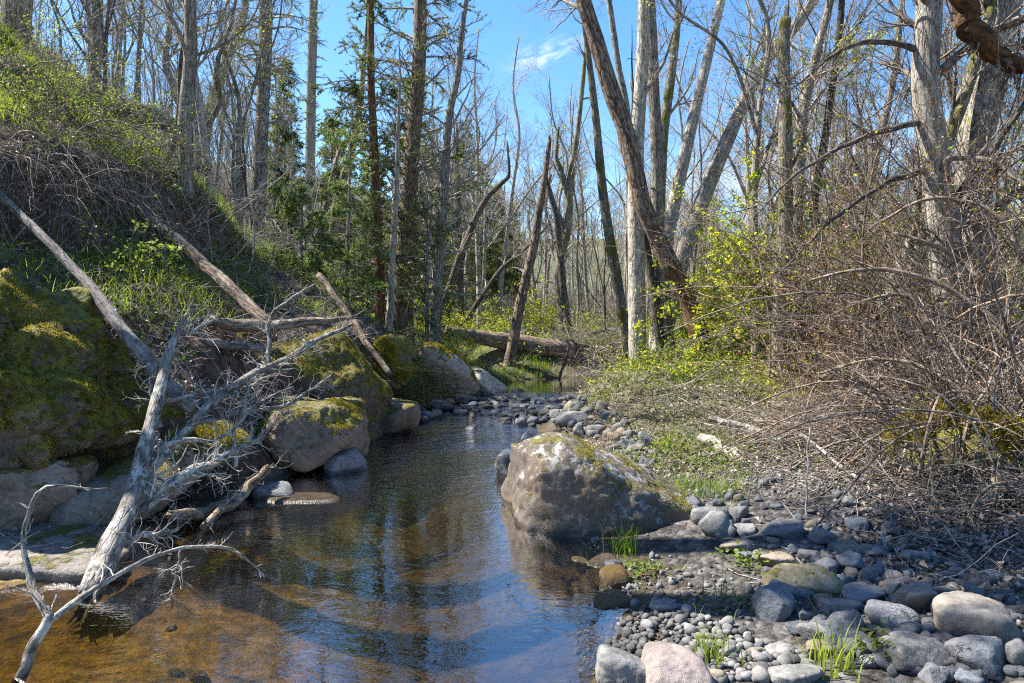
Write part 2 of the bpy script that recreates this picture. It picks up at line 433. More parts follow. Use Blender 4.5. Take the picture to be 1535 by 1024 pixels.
def m_ground():
    s = NT('ground'); pos = s.n('ShaderNodeNewGeometry').outputs['Position']
    z = s.n('ShaderNodeSeparateColor', {'Color': s.attr('zone', 'Color')}).outputs
    green, gravel, bed = z[0], z[1], z[2]
    n1 = s.noise(pos, 1.2, 5, .6); n2 = s.noise(pos, 9, 6, .65); n3 = s.noise(pos, 45, 4, .7)
    v1 = s.voro(pos, 26, 'Color'); vd = s.voro(pos, 26)
    soil = s.mix(s.ramp(n2, .35, .7), (.050, .038, .028), (.150, .118, .085))
    lit = s.mix(s.ramp(n3, .35, .7), (.10, .078, .058), (.30, .25, .20))
    base = s.mix(s.ramp(n1, .42, .62), soil, lit)
    gcol = s.mix(s.ramp(n2, .35, .7), (.035, .060, .018), (.105, .135, .040))
    base = s.mix(s.math('MULTIPLY', green, s.ramp(s.math('ADD', n2, s.math('MULTIPLY', n1, .6)), .55, .95), True), base, gcol)
    vv = s.n('ShaderNodeSeparateColor', {'Color': v1}).outputs[0]
    grav = s.mix(vv, (.045, .043, .042), (.17, .16, .15))
    grav = s.mix(s.ramp(n2, .4, .65), grav, (.032, .027, .023))
    gnz = s.n('ShaderNodeSeparateXYZ', {0: s.n('ShaderNodeNewGeometry').outputs['Normal']}).outputs[2]
    base = s.mix(s.ramp(s.math('ADD', gnz, s.math('MULTIPLY', s.math('SUBTRACT', n2, .5), .3)), .84, .70), base, s.mix(s.ramp(n2, .35, .65), (.045, .028, .019), (.13, .085, .06)))
    base = s.mix(gravel, base, grav)
    algae = s.mix(s.ramp(n2, .3, .72), (.032, .024, .010), (.105, .078, .028))
    algae = s.mix(s.ramp(n1, .4, .65), algae, s.mix(n3, (.016, .014, .008), (.06, .048, .022)))
    xy = s.n('ShaderNodeSeparateXYZ', {0: pos}).outputs
    gold = s.math('MULTIPLY', s.math('MULTIPLY', s.ramp(s.math('ADD', xy[0], s.math('MULTIPLY', n1, 1.6)), .40, -.8), s.ramp(xy[1], 5.4, 4.3)), s.ramp(n2, .25, .5, .5, 1.))
    algae = s.mix(gold, algae, s.mix(s.ramp(n2, .35, .7), (.105, .072, .018), (.30, .205, .060)))
    base = s.mix(bed, base, algae)
    h = s.math('ADD', s.math('MULTIPLY', n3, .5), n2)
    h = s.math('ADD', h, s.math('MULTIPLY', s.math('MULTIPLY', vd, gravel), -.8))
    s.principled(base, .9, s.bump(h, .9, .035), .2)
    return s.m

def m_rock(name, dark, light, fleck=(.5, .5, .48), fs=60., moss=0., lichen=0., warm=None, wet=False, rnd=.25, sc=1., crack=0.):
    s = NT(name); tc = s.n('ShaderNodeTexCoord').outputs['Object']
    oi = s.n('ShaderNodeObjectInfo')
    off = s.n('ShaderNodeVectorMath', {0: tc, 1: s.n('ShaderNodeCombineXYZ', {0: s.math('MULTIPLY', oi.outputs['Random'], 37.), 1: s.math('MULTIPLY', oi.outputs['Random'], 91.)}).outputs[0]}, operation='ADD').outputs[0]
    n1 = s.noise(off, 3.2 * sc, 6, .6, .4); n2 = s.noise(off, 17 * sc, 6, .65); n3 = s.noise(off, fs * sc, 3, .6)
    c = s.mix(s.ramp(s.math('ADD', s.math('MULTIPLY', n1, .6), s.math('MULTIPLY', n2, .4)), .35, .65), dark, light)
    if warm: c = s.mix(s.ramp(s.noise(off, 2.1 * sc, 4), .5, .68), c, warm)
    c = s.mix(s.ramp(n3, .60, .75, 0, .55), c, fleck)
    c = s.mix(s.ramp(n3, .40, .28, 0, .6), c, tuple(x * .35 for x in dark))
    if rnd:
        f = s.n('ShaderNodeMapRange', {'Value': oi.outputs['Random'], 'To Min': 1 - rnd, 'To Max': 1 + rnd * 1.2}).outputs[0]
        c = s.hsv(c, s.n('ShaderNodeMapRange', {'Value': s.math('FRACT', s.math('MULTIPLY', oi.outputs['Random'], 7.3)), 'To Min': .49, 'To Max': .51}).outputs[0], s.n('ShaderNodeMapRange', {'Value': s.math('FRACT', s.math('MULTIPLY', oi.outputs['Random'], 13.7)), 'To Min': .6, 'To Max': 1.3}).outputs[0], f)
    h = s.math('ADD', s.math('MULTIPLY', n1, .7), s.math('ADD', s.math('MULTIPLY', n2, .5), s.math('MULTIPLY', n3, .34)))
    if crack:
        w = s.n('ShaderNodeVectorMath', {0: off, 1: s.n('ShaderNodeTexNoise', {'Vector': off, 'Scale': 4. * sc, 'Detail': 3.}).outputs['Color']}, operation='ADD').outputs[0]
        cr = s.ramp(s.voro(w, 2.0 * sc, feature='DISTANCE_TO_EDGE'), .0, .035)
        cr = s.math('MAXIMUM', cr, s.ramp(n1, .52, .44))
        h = s.math('ADD', h, s.math('MULTIPLY', cr, crack)); c = s.mix(s.math('SUBTRACT', 1., cr), c, tuple(x * .4 for x in dark))
    ro = .75
    nz = s.n('ShaderNodeSeparateXYZ', {0: s.n('ShaderNodeNewGeometry').outputs['Normal']}).outputs[2]
    if lichen:
        l = s.math('MULTIPLY', s.ramp(s.noise(off, 6.5 * sc, 8, .72), .50, .56), s.ramp(nz, .25, .6))
        c = s.mix(s.math('MULTIPLY', l, lichen), c, s.mix(n3, (.24, .245, .235), (.46, .465, .44)))
    if moss:
        mm = s.math('ADD', s.ramp(nz, -.3, .9), s.math('MULTIPLY', s.math('SUBTRACT', s.noise(off, 3.4 * sc, 7, .68), .5), 3.2))
        mk = s.ramp(mm, 1.15 - moss, 1.35 - moss)
        mc = s.mix(s.ramp(n2, .3, .7), (.045, .048, .009), (.19, .165, .024))
        mc = s.mix(s.ramp(s.noise(off, 7 * sc, 3), .5, .7), mc, (.085, .060, .020))
        c = s.mix(mk, c, mc); h = s.math('ADD', h, s.math('MULTIPLY', mk, s.math('ADD', .3, s.math('MULTIPLY', s.noise(off, 90., 3), .8))))
    if wet: ro = s.ramp(n2, .35, .65, .22, .5)
    pz = s.n('ShaderNodeSeparateXYZ', {0: s.n('ShaderNodeNewGeometry').outputs['Position']}).outputs[2]
    wb = s.ramp(s.math('ADD', pz, s.math('MULTIPLY', n1, .05)), .085, .05)
    c = s.mix(s.math('MULTIPLY', wb, .62), c, tuple(x * .25 for x in dark))
    if not wet: ro = s.math('SUBTRACT', .78, s.math('MULTIPLY', wb, .45))
    s.principled(c, ro, s.bump(h, .75, .03 / max(sc, .5)), .22 if wet else .35)
    return s.m

def m_bark(name, dark, light, crack=(.04, .03, .025), vs=(14, 14, 3.2), lich=None, lam=.0, moss=0., rough=.9, st=.8):
    """bark in the trunk's own coordinates: plates and fissures drawn out along it"""
    s = NT(name); tc = s.attr('tc')
    v = s.scale(tc, vs)
    w = s.n('ShaderNodeVectorMath', {0: v, 1: s.n('ShaderNodeVectorMath', {0: s.n('ShaderNodeTexNoise', {'Vector': v, 'Scale': 1.3, 'Detail': 3.}).outputs['Color'], 'Scale': .9}, operation='SCALE').outputs[0]}, operation='ADD').outputs[0]
    ed = s.voro(w, 1.0, feature='DISTANCE_TO_EDGE'); n1 = s.noise(tc, 3.0, 5); n2 = s.noise(v, 3.0, 6, .65); n3 = s.noise(tc, 70, 3, .6)
    mo = s.noise(s.scale(tc, (1, 1, .7)), 17., 6, .72, .5)
    plate = s.ramp(ed, .0, .14)
    c = s.mix(s.ramp(s.math('ADD', s.math('MULTIPLY', n1, .3), s.math('ADD', s.math('MULTIPLY', n2, .3), s.math('MULTIPLY', mo, .4))), .40, .60), dark, light)
    c = s.mix(s.ramp(mo, .49, .38, 0, .75), c, tuple(x * .4 for x in dark))
    c = s.mix(s.math('MULTIPLY', s.math('SUBTRACT', 1., plate), lam), c, crack)
    c = s.mix(s.ramp(n3, .34, .5, .5, 0), c, crack)
    if lich: c = s.mix(s.ramp(s.noise(tc, 6.5, 7, .75), .52, .60, 0, .75), c, lich)
    if moss: c = s.mix(s.ramp(s.noise(tc, 2.2, 6, .65), .60 - moss * .2, .72 - moss * .2), c, (.13, .125, .03))
    c = s.hsv(c, .5, 1., s.n('ShaderNodeMapRange', {'Value': s.rnd(), 'To Min': .8, 'To Max': 1.2}).outputs[0])
    h = s.math('ADD', s.math('MULTIPLY', plate, lam), s.math('ADD', s.math('MULTIPLY', n2, .35), s.math('ADD', s.math('MULTIPLY', mo, .7), s.math('MULTIPLY', n3, .15))))
    pz = s.n('ShaderNodeSeparateXYZ', {0: s.n('ShaderNodeNewGeometry').outputs['Position']}).outputs[2]
    wb = s.ramp(s.math('ADD', pz, s.math('MULTIPLY', mo, .06)), .11, .05)
    c = s.mix(s.math('MULTIPLY', wb, .7), c, tuple(x * .2 for x in dark))
    s.principled(c, s.math('SUBTRACT', rough, s.math('MULTIPLY', wb, .5)), s.bump(h, st, .022), .15)
    return s.m

def m_leaf(name, a, b, trans=.45, sc=5., rnd=.15):
    s = NT(name); tc = s.attr('tc')
    n = s.noise(tc, sc, 3); n2 = s.noise(tc, sc * 40, 1)
    c = s.mix(s.ramp(s.math('ADD', s.math('MULTIPLY', n, .6), s.math('MULTIPLY', n2, .4)), .36, .64), a, b)
    if rnd: c = s.hsv(c, .5, 1., s.n('ShaderNodeMapRange', {'Value': s.rnd(), 'To Min': 1 - rnd, 'To Max': 1 + rnd}).outputs[0])
    d = s.n('ShaderNodeBsdfPrincipled', {'Base Color': c, 'Roughness': .5, 'Specular IOR Level': .3})
    t = s.n('ShaderNodeBsdfTranslucent', {'Color': s.hsv(c, .49, 1.1, 1.35)})
    x = s.n('ShaderNodeMixShader', {0: trans, 1: d.outputs[0], 2: t.outputs[0]})
    s.t.links.new(x.outputs[0], s.out.inputs[0])
    return s.m

def m_water():
    s = NT('water'); pos = s.n('ShaderNodeNewGeometry').outputs['Position']
    sp = s.n('ShaderNodeSeparateXYZ', {0: pos}).outputs
    # ripples: stronger below the riffle, lengthened across the flow
    a = s.noise(s.scale(pos, (3.2, 6.5, 1)), 1.6, 3, .5, .8)
    b = s.noise(s.scale(pos, (7, 15, 1)), 2.0, 2, .5, 1.2)
    c = s.noise(s.scale(pos, (.8, 1.2, 1)), 1.0, 2)
    quick = s.math('MULTIPLY', s.ramp(sp[1], 5.0, 8.6), s.ramp(sp[1], 13.2, 12.2))
    amp = s.math('ADD', .24, s.math('MULTIPLY', quick, 1.7))
    amp = s.math('MULTIPLY', amp, s.ramp(c, .3, .62, .45, 1.25))
    h = s.math('MULTIPLY', s.math('ADD', s.math('MULTIPLY', a, .55), s.math('MULTIPLY', b, .16)), amp)
    nor = s.bump(h, .5, .045)
    fr = s.n('ShaderNodeFresnel', {'IOR': 1.5, 'Normal': nor}).outputs[0]
    fr = s.math('MULTIPLY', fr, 2.8, True)
    tr = s.n('ShaderNodeBsdfTransparent', {'Color': (.80, .70, .50)})
    gl = s.n('ShaderNodeBsdfGlossy', {'Color': (1, 1, 1), 'Roughness': .015, 'Normal': nor})
    x = s.n('ShaderNodeMixShader', {0: fr, 1: tr.outputs[0], 2: gl.outputs[0]})
    s.t.links.new(x.outputs[0], s.out.inputs[0])
    return s.m

def m_moss():
    s = NT('moss'); tc = s.attr('tc')
    n = s.noise(tc, 5, 5, .65); n2 = s.noise(tc, 60, 2)
    c = s.mix(s.ramp(n, .35, .65), (.085, .088, .010), (.38, .32, .032))
    c = s.mix(s.ramp(n2, .4, .7), c, s.mix(n, (.12, .085, .014), (.33, .26, .035)))
    d = s.n('ShaderNodeBsdfDiffuse', {'Color': c}); t = s.n('ShaderNodeBsdfTranslucent', {'Color': c})
    x = s.n('ShaderNodeMixShader', {0: .3, 1: d.outputs[0], 2: t.outputs[0]}); s.t.links.new(x.outputs[0], s.out.inputs[0])
    return s.m

M = {}
M['ground'] = m_ground(); M['water'] = m_water(); M['moss'] = m_moss()
M['rock_boulder'] = m_rock('rock_boulder', (.052, .043, .034), (.125, .103, .084), (.27, .245, .215), 75, moss=.22, lichen=.6, warm=(.12, .088, .06), rnd=0, sc=1.7)
M['rock_left'] = m_rock('rock_left', (.085, .065, .052), (.21, .165, .13), (.40, .33, .30), 60, moss=.42, lichen=.35, warm=(.20, .13, .095), rnd=.1)
M['rock_mossy'] = m_rock('rock_mossy', (.06, .05, .038), (.17, .14, .11), (.3, .28, .25), 50, moss=.9, lichen=.3, rnd=.1, crack=.4)
M['rock_pale'] = m_rock('rock_pale', (.26, .225, .185), (.50, .455, .395), (.5, .48, .45), 45, moss=.05, lichen=.6, warm=(.33, .25, .16), rnd=.12, crack=.4)
M['rock_slab'] = m_rock('rock_slab', (.10, .09, .078), (.235, .215, .19), (.45, .43, .4), 70, moss=.12, lichen=.2, rnd=.08)
M['stone_blue'] = m_rock('stone_blue', (.055, .062, .075), (.14, .152, .172), (.33, .34, .36), 90, lichen=.15, rnd=.22, sc=2.2)
M['stone_grey'] = m_rock('stone_grey', (.072, .072, .073), (.185, .182, .176), (.42, .42, .40), 90, lichen=.2, rnd=.25, sc=2.2)
M['stone_tan'] = m_rock('stone_tan', (.10, .086, .068), (.225, .195, .155), (.46, .42, .36), 90, lichen=.2, warm=(.26, .19, .13), rnd=.15, sc=2.2)
M['stone_moss'] = m_rock('stone_moss', (.10, .085, .055), (.235, .20, .135), (.40, .38, .32), 80, moss=.22, lichen=.2, rnd=.1, sc=2.)
M['stone_pink'] = m_rock('stone_pink', (.16, .13, .122), (.30, .25, .235), (.52, .45, .43), 110, rnd=.05, sc=2.)
M['stone_slate'] = m_rock('stone_slate', (.062, .066, .075), (.16, .165, .175), (.25, .25, .26), 80, lichen=.2, rnd=.15, sc=2., crack=.3)
M['stone_wet'] = m_rock('stone_wet', (.030, .032, .038), (.105, .108, .12), (.22, .22, .23), 80, rnd=.3, sc=2.4, wet=True)
M['stone_bed'] = m_rock('stone_bed', (.06, .042, .018), (.17, .12, .055), (.3, .24, .12), 60, rnd=.3, sc=2.)
M['pebble'] = m_rock('pebble', (.08, .08, .082), (.27, .26, .245), (.48, .47, .45), 150, rnd=.5, sc=5.)
M['bark_pale'] = m_bark('bark_pale', (.28, .25, .205), (.50, .46, .39), vs=(9, 9, 2.6), lam=.45, lich=(.44, .43, .37))
M['bark_grey'] = m_bark('bark_grey', (.19, .17, .14), (.40, .365, .31), vs=(16, 16, 4), lam=.6, lich=(.36, .35, .30))
M['bark_dark'] = m_bark('bark_dark', (.08, .07, .06), (.20, .175, .15), vs=(16, 16, 4), lam=.6)
M['bark_brown'] = m_bark('bark_brown', (.165, .115, .082), (.34, .255, .19), vs=(14, 14, 2.8), lam=.85, lich=(.26, .22, .17))
M['bark_fir'] = m_bark('bark_fir', (.19, .155, .12), (.38, .335, .27), vs=(18, 18, 3.5), lam=.9, lich=(.32, .32, .27))
M['bark_red'] = m_bark('bark_red', (.17, .085, .048), (.33, .19, .11), vs=(12, 12, 2), lam=.6, crack=(.06, .03, .02))
M['bark_moss'] = m_bark('bark_moss', (.18, .16, .12), (.38, .345, .275), vs=(14, 14, 4), lam=.6, moss=.5, lich=(.3, .3, .22))
M['dead_grey'] = m_bark('dead_grey', (.145, .13, .112), (.37, .345, .31), vs=(26, 26, 5), lam=.45, lich=(.5, .5, .45), st=.6)
M['dead_pole'] = m_bark('dead_pole', (.19, .165, .145), (.36, .33, .30), vs=(30, 30, 3), lam=.4, st=.6)
M['dead_brown'] = m_bark('dead_brown', (.16, .115, .08), (.33, .25, .185), vs=(22, 22, 2), lam=.5, lich=(.35, .31, .26))
M['dead_rot'] = m_bark('dead_rot', (.045, .026, .015), (.17, .095, .042), vs=(7, 7, 3.5), lam=.4, crack=(.03, .018, .01))
M['twig_pale'] = m_bark('twig_pale', (.28, .25, .215), (.52, .48, .42), vs=(5, 5, 5), lam=0)
M['twig_grey'] = m_bark('twig_grey', (.24, .21, .175), (.42, .38, .325), vs=(5, 5, 5), lam=0)
M['twig_brown'] = m_bark('twig_brown', (.09, .072, .058), (.34, .28, .23), vs=(5, 5, 5), lam=0)
M['cane'] = m_bark('cane', (.10, .08, .065), (.42, .36, .305), vs=(4, 4, 4), lam=0)
M['cane_red'] = m_bark('cane_red', (.085, .062, .048), (.32, .24, .18), vs=(4, 4, 4), lam=0)
M['leaf_bright'] = m_leaf('leaf_bright', (.15, .22, .022), (.38, .40, .05), .62)
M['leaf_mid'] = m_leaf('leaf_mid', (.065, .11, .02), (.18, .23, .05), .5)
M['leaf_dark'] = m_leaf('leaf_dark', (.022, .045, .014), (.075, .11, .03), .35)
M['leaf_dry'] = m_leaf('leaf_dry', (.13, .075, .035), (.32, .22, .12), .3)
M['litter'] = m_leaf('litter', (.10, .070, .048), (.38, .33, .28), .12, 14.)
M['needle'] = m_leaf('needle', (.06, .09, .025), (.18, .205, .06), .5, 2.)
M['needle_lit'] = m_leaf('needle_lit', (.065, .115, .035), (.18, .235, .075), .5, 2.)
M['lichen_tuft'] = m_leaf('lichen_tuft', (.14, .15, .055), (.30, .30, .13), .4, 3.)
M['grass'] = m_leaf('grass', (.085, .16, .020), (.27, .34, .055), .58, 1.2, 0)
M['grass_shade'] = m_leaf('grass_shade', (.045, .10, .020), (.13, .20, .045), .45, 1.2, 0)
M['grass_dry'] = m_leaf('grass_dry', (.19, .155, .085), (.42, .36, .23), .35, 2., 0)
# ------------------------------------------------------------------ ground and water
def axis(lo, hi, flo, fhi, st, gr=1.09):
    a = list(np.arange(flo, fhi, st)); s = st; v = a[-1]
    while v < hi: s *= gr; v += s; a.append(v)
    s = st; v = a[0]; b = []
    while v > lo: s *= gr; v -= s; b.append(v)
    return np.array(b[::-1] + a)
gx = axis(-190, 190, -5.5, 4.2, 0.05); gy = axis(-40, 260, 2.2, 14.5, 0.055)
X, Y = np.meshgrid(gx, gy)
Z = gz(X, Y)
mb = MB()
i = np.arange(X.size).reshape(X.shape)
mb.add(np.stack([X, Y, Z], -1), np.stack([i[:-1, :-1], i[:-1, 1:], i[1:, 1:], i[1:, :-1]], -1).reshape(-1, 4))
def greenness(x, y):
    dl, dr = bank(x, y)
    n = noise2(x, y, .55, 3, 61)
    left = sstep(.9, 1.6, dl) * (.45 + .8 * n) * (1 - .5 * sstep(9, 12, y))
    far = sstep(13, 15, y) * sstep(.1, .6, dl) * (.9 + .5 * n)
    right = sstep(.7, 1.5, dr) * sstep(5.2, 6.5, y) * (.55 + .7 * n) * (1 - .4 * sstep(2.5, 4, x))
    return np.clip(np.maximum(np.maximum(left, far), right), 0, 1)
dl_, dr_ = bank(X, Y)
zone = np.zeros((X.size, 4), np.float32); zone[:, 3] = 1
zone[:, 0] = greenness(X, Y).ravel()
grv = sstep(-.1, .1, dr_) * (1 - sstep(1.9, 2.9, dr_ + .4 * noise2(X, Y, 1.2, 2, 3))) * (1 - sstep(5.5, 7, Y))
grv = np.maximum(grv, sstep(8.5, 9.5, Y) * (1 - sstep(12, 13, Y)) * (1 - sstep(.2, .9, np.maximum(dl_, dr_))))
zone[:, 1] = grv.ravel()
zone[:, 2] = (1 - sstep(-.02, .05, Z)).ravel() * ((dl_ < .3) & (dr_ < .3)).ravel()
o = mb.build('ground', M['ground']); o['kind'] = 'structure'
ca = o.data.color_attributes.new('zone', 'FLOAT_COLOR', 'POINT'); ca.data.foreach_set('color', zone.ravel())

wx = np.linspace(-4.6, 30, 90); wy = np.linspace(-4, 26, 80)
WX, WY = np.meshgrid(wx, wy); i = np.arange(WX.size).reshape(WX.shape)
mb = MB(); mb.add(np.stack([WX, WY, 0 * WX], -1), np.stack([i[:-1, :-1], i[:-1, 1:], i[1:, 1:], i[1:, :-1]], -1).reshape(-1, 4))
o = mb.build('water', M['water']); o['kind'] = 'structure'

# ------------------------------------------------------------------ boulders
def boulder(name, label, ctr, planes, mat, p=12, sub=5, seed=0, amp=.04, fr=2.0, rz=0, rx=0, ry=0, cat='boulder', group=None, moss=None, fine=.012):
    V, F = stone_verts(planes, p, sub, seed, amp, fr, fine)
    V = roty(rotx(V, rx), ry); V = rotz(V, rz)
    mb = MB(); mb.add(V + np.array(ctr), None, F)
    o = mb.build(name, M[mat], loc=ctr); tag(o, label, cat, group)
    if moss:
        fur(o, V, F, ctr, seed, **moss)
    return o
def fur(o, V, F, ctr, seed, n=9000, L=.035, zmin=.15, thr=.0, sc=2.2, where=None):
    """a cushion of moss on the upper faces, cut to patches by noise"""
    rng = np.random.default_rng(seed + 400)
    a, b, c = V[F[:, 0]], V[F[:, 1]], V[F[:, 2]]
    N = np.cross(b - a, c - a); ar = np.linalg.norm(N, axis=1); N = nrm(N)
    pr = ar * (N[:, 2] > zmin)
    k = rng.choice(len(F), n * 2, p=pr / pr.sum())
    u = rng.random((n * 2, 2)); sw = u.sum(1) > 1; u[sw] = 1 - u[sw]
    P = a[k] + (b - a)[k] * u[:, :1] + (c - a)[k] * u[:, 1:]
    keep = fbm((P + ctr) * sc, 4, seed + 31) > thr
    if where is not None: keep &= where(P + ctr)
    P, Nn = P[keep][:n], N[k][keep][:n]
    mb = MB()
    d = nrm(Nn + .55 * rng.normal(size=P.shape) + np.array([0, 0, -.1])); l = L * rng.uniform(.3, 1.2, len(P))[:, None]
    sd = nrm(np.cross(d, rng.normal(size=P.shape)))
    w = .16 * l + .0022
    O = P - Nn * .004
    Vv = np.stack([O - sd * w, O + sd * w, O + d * l], 1).reshape(-1, 3)
    T = np.arange(len(P))[:, None] * 3 + np.array([[0, 1, 2]])
    mb.add(Vv + np.array(ctr), None, T, np.repeat(P, 3, 0) + np.array(ctr))
    return mb.build('moss', M['moss'], parent=o, loc=ctr)

boulder('boulder', 'large grey wedge boulder with white lichen standing in the shallow stream', (.62, 4.98, .17),
        [(-1, -.28, .06, .575), (-.05, -1, .24, .43), (.36, -.9, .34, .44), (-.12, .15, 1, .455), (.47, -.06, .88, .285), (0, 1, .15, .42), (.2, .6, .75, .40),
         (1, 0, 0, .88), (0, 0, -1, .42), (-.72, -.75, .16, .56), (-.45, -.25, .85, .55), (.74, -.30, .55, .56), (.15, -.72, .68, .425), (.62, -.6, .35, .60)],
        'rock_boulder', p=22, seed=3, amp=.075, fr=3.2, sub=6, fine=.02,
        moss=dict(n=12000, L=.015, zmin=.35, thr=.20, sc=3.6))
# left bank boulders
boulder('boulder', 'tall moss capped wedge boulder overhanging the far side of the pool', (-2.15, 7.75, .62),
        [(-1, 0, 0, .85), (1, -.1, -.25, .62), (.80, .1, .62, .52), (0, -1, -.1, .60), (.25, -.75, .6, .58), (0, 1, 0, .7), (-.1, -.1, 1, .62), (0, 0, -1, .75), (.85, -.6, -.3, .58)],
        'rock_mossy', p=20, seed=11, amp=.10, fr=2.8, sub=6, moss=dict(n=34000, L=.022, zmin=-.15, thr=-.16, sc=2.6))
boulder('boulder', 'rounded brown boulder with a green moss cap above the dark pool edge', (-1.98, 6.62, .34),
        [(-1, 0, 0, .50), (1, 0, .1, .50), (0, -1, .0, .42), (0, 1, 0, .5), (0, 0, 1, .30), (0, 0, -1, .33), (.6, -.3, .7, .40), (-.5, -.6, -.5, .44), (.6, -.4, -.7, .40), (-.6, -.3, .7, .40)],
        'rock_left', p=9, seed=17, amp=.085, fr=2.6, fine=.016, sub=6, moss=dict(n=12000, L=.02, zmin=.45, thr=-.12, sc=3.0))
boulder('boulder', 'small blue grey angular rock wedged below the rounded brown boulder', (-1.63, 6.42, .06), random_planes(np.random.default_rng(4), .2, .16, .19, 8, .35), 'stone_blue', p=14, sub=4, seed=5, amp=.03)
boulder('boulder', 'low brown boulder at the foot of the tall mossy wedge', (-1.50, 8.6, .16), random_planes(np.random.default_rng(8), .30, .4, .30, 8, .3), 'rock_left', p=10, sub=5, seed=7, amp=.05)
boulder('boulder', 'squat mossy boulder on the bank behind the leaning grey pole', (-1.85, 9.9, .62), random_planes(np.random.default_rng(21), .40, .45, .52, 9, .45), 'rock_mossy', p=16, sub=5, seed=23, amp=.11, moss=dict(n=20000, L=.032, zmin=-.1, thr=-.3))
boulder('boulder', 'pale sunlit outcrop with moss edges beside the riffle', (-1.3, 12.1, .42), random_planes(np.random.default_rng(31), .85, .7, .46, 9, .45), 'rock_pale', p=18, sub=6, seed=29, amp=.09, ry=.25, moss=dict(n=7000, L=.045, zmin=.3, thr=.12))
boulder('boulder', 'pale tan rock sloping down to the riffle from the outcrop', (-.66, 12.7, .22), random_planes(np.random.default_rng(35), .55, .42, .28, 8, .42), 'rock_pale', p=18, sub=5, seed=37, amp=.07, ry=.45)
boulder('mossy_outcrop', 'big mossy rock face bulging from the near left bank', (-3.85, 4.95, .88),
        [(-1, 0, 0, 1.1), (1, -.05, -.2, .92), (.72, -.05, .68, .58), (.45, -.85, .25, .80), (0, -1, 0, .70), (0, 1, 0, .8), (-.1, -.15, 1, .80), (.3, 0, -1, .62), (.25, -.6, .75, .70), (.75, -.4, -.6, .80)],
        'rock_mossy', p=11, sub=6, seed=41, amp=.26, fr=3.4, cat='rock', moss=dict(n=90000, L=.026, zmin=-.55, thr=-.22, sc=2.0))
boulder('mossy_outcrop', 'lower mossy ledge of bare brown rock under the big mossy face', (-3.55, 4.55, .22), random_planes(np.random.default_rng(43), .5, .32, .24, 9, .3), 'rock_left', p=10, sub=6, seed=47, amp=.14, fr=2.5, cat='rock', moss=dict(n=9000, L=.04, zmin=.25, thr=.0, sc=2.))
boulder('rock_slab', 'pale flat sunlit slab at the water edge below the fallen tree', (-3.12, 4.25, -.04), random_planes(np.random.default_rng(51), .80, .42, .12, 7, .2), 'rock_slab', p=14, sub=6, seed=53, amp=.035, fr=3, cat='rock', ry=.05)
boulder('rock_slab', 'tilted grey slab under the fallen tree trunk', (-2.85, 4.98, .24), random_planes(np.random.default_rng(55), .72, .50, .17, 8, .25), 'rock_slab', p=12, sub=6, seed=57, amp=.05, fr=3, cat='rock', ry=-.10, rx=.28)
boulder('rock_slab', 'small moss topped rock behind the fallen tree trunk', (-2.62, 5.65, .42), random_planes(np.random.default_rng(58), .42, .3, .18, 8, .3), 'rock_mossy', p=10, sub=5, seed=59, amp=.06, cat='rock', moss=dict(n=4500, L=.035, zmin=.4, thr=-.1))
boulder('rock_slab', 'long dark slab just under the water by the pool edge', (-1.72, 5.45, -.06), random_planes(np.random.default_rng(61), .42, .17, .07, 7, .2), 'stone_bed', p=12, sub=5, seed=63, amp=.04, cat='rock', rz=-.1)
boulder('rock_slab', 'thin grey flake of rock lying at the pool edge beside driftwood', (-2.02, 5.62, .03), random_planes(np.random.default_rng(64), .24, .15, .05, 7, .2), 'stone_slate', p=12, sub=4, seed=65, amp=.04, cat='rock', rz=.1)
boulder('boulder', 'dark wet rock in the stream beside the large wedge boulder', (-.02, 6.25, .06), random_planes(np.random.default_rng(67), .17, .16, .15, 8, .3), 'stone_wet', p=12, sub=4, seed=69, amp=.04)
boulder('boulder', 'mossy dark boulder half hidden under the dead brush', (3.55, 5.35, .42), random_planes(np.random.default_rng(71), .8, .5, .32, 9, .3), 'rock_mossy', p=9, sub=6, seed=73, amp=.1, moss=dict(n=16000, L=.045, zmin=.1, thr=-.05))

# ------------------------------------------------------------------ stones of the right bank, read one by one from the photograph (pixel centre, pixel width and height)
_st = 0
def cobble(px, py, w, h, mat, label, seed, jag=.28, p=10, group=None, rz=None, name='cobble', sub=4, sink=.45, tilt=0):
    rng = np.random.default_rng(seed)
    g = ground_hit(px, min(py + h * .4, 1100)); D = g[1]
    w *= 1.08; h *= 1.06
    a = w * .5 / FPX * D; hh = h * .5 / FPX * D
    b = min(a * .8, hh * 1.7); c = math.sqrt(max((hh) ** 2 - (.42 * b) ** 2, (.42 * hh) ** 2)) / .92
    d = rays(px, py); d = d / d[1]
    t = np.linspace(D - .3, D + 1.2, 300)
    P = np.array([0, 0, CAMH]) + d[None] * t[:, None]
    k = int(np.argmin(np.abs(P[:, 2] - np.maximum(gz(P[:, 0], P[:, 1]), -.05) - c * sink)))
    V, F = stone_verts(random_planes(rng, a, b, c, 9, jag + .07), p * 1.35, sub, seed, .065, 2.4, .016)
    V = roty(V, tilt); V = rotz(V, rng.uniform(-.15, .15) if rz is None else rz)
    mb = MB(); mb.add(V + P[k], None, F)
    o = mb.build(name, M[mat], loc=P[k]); tag(o, label, 'stone', group); return o
G_ = 'stones on the bank beside the wedge boulder'
cx = lambda X: 1000 + X / 2.869
cy = lambda Y: 700 + Y / 2.869
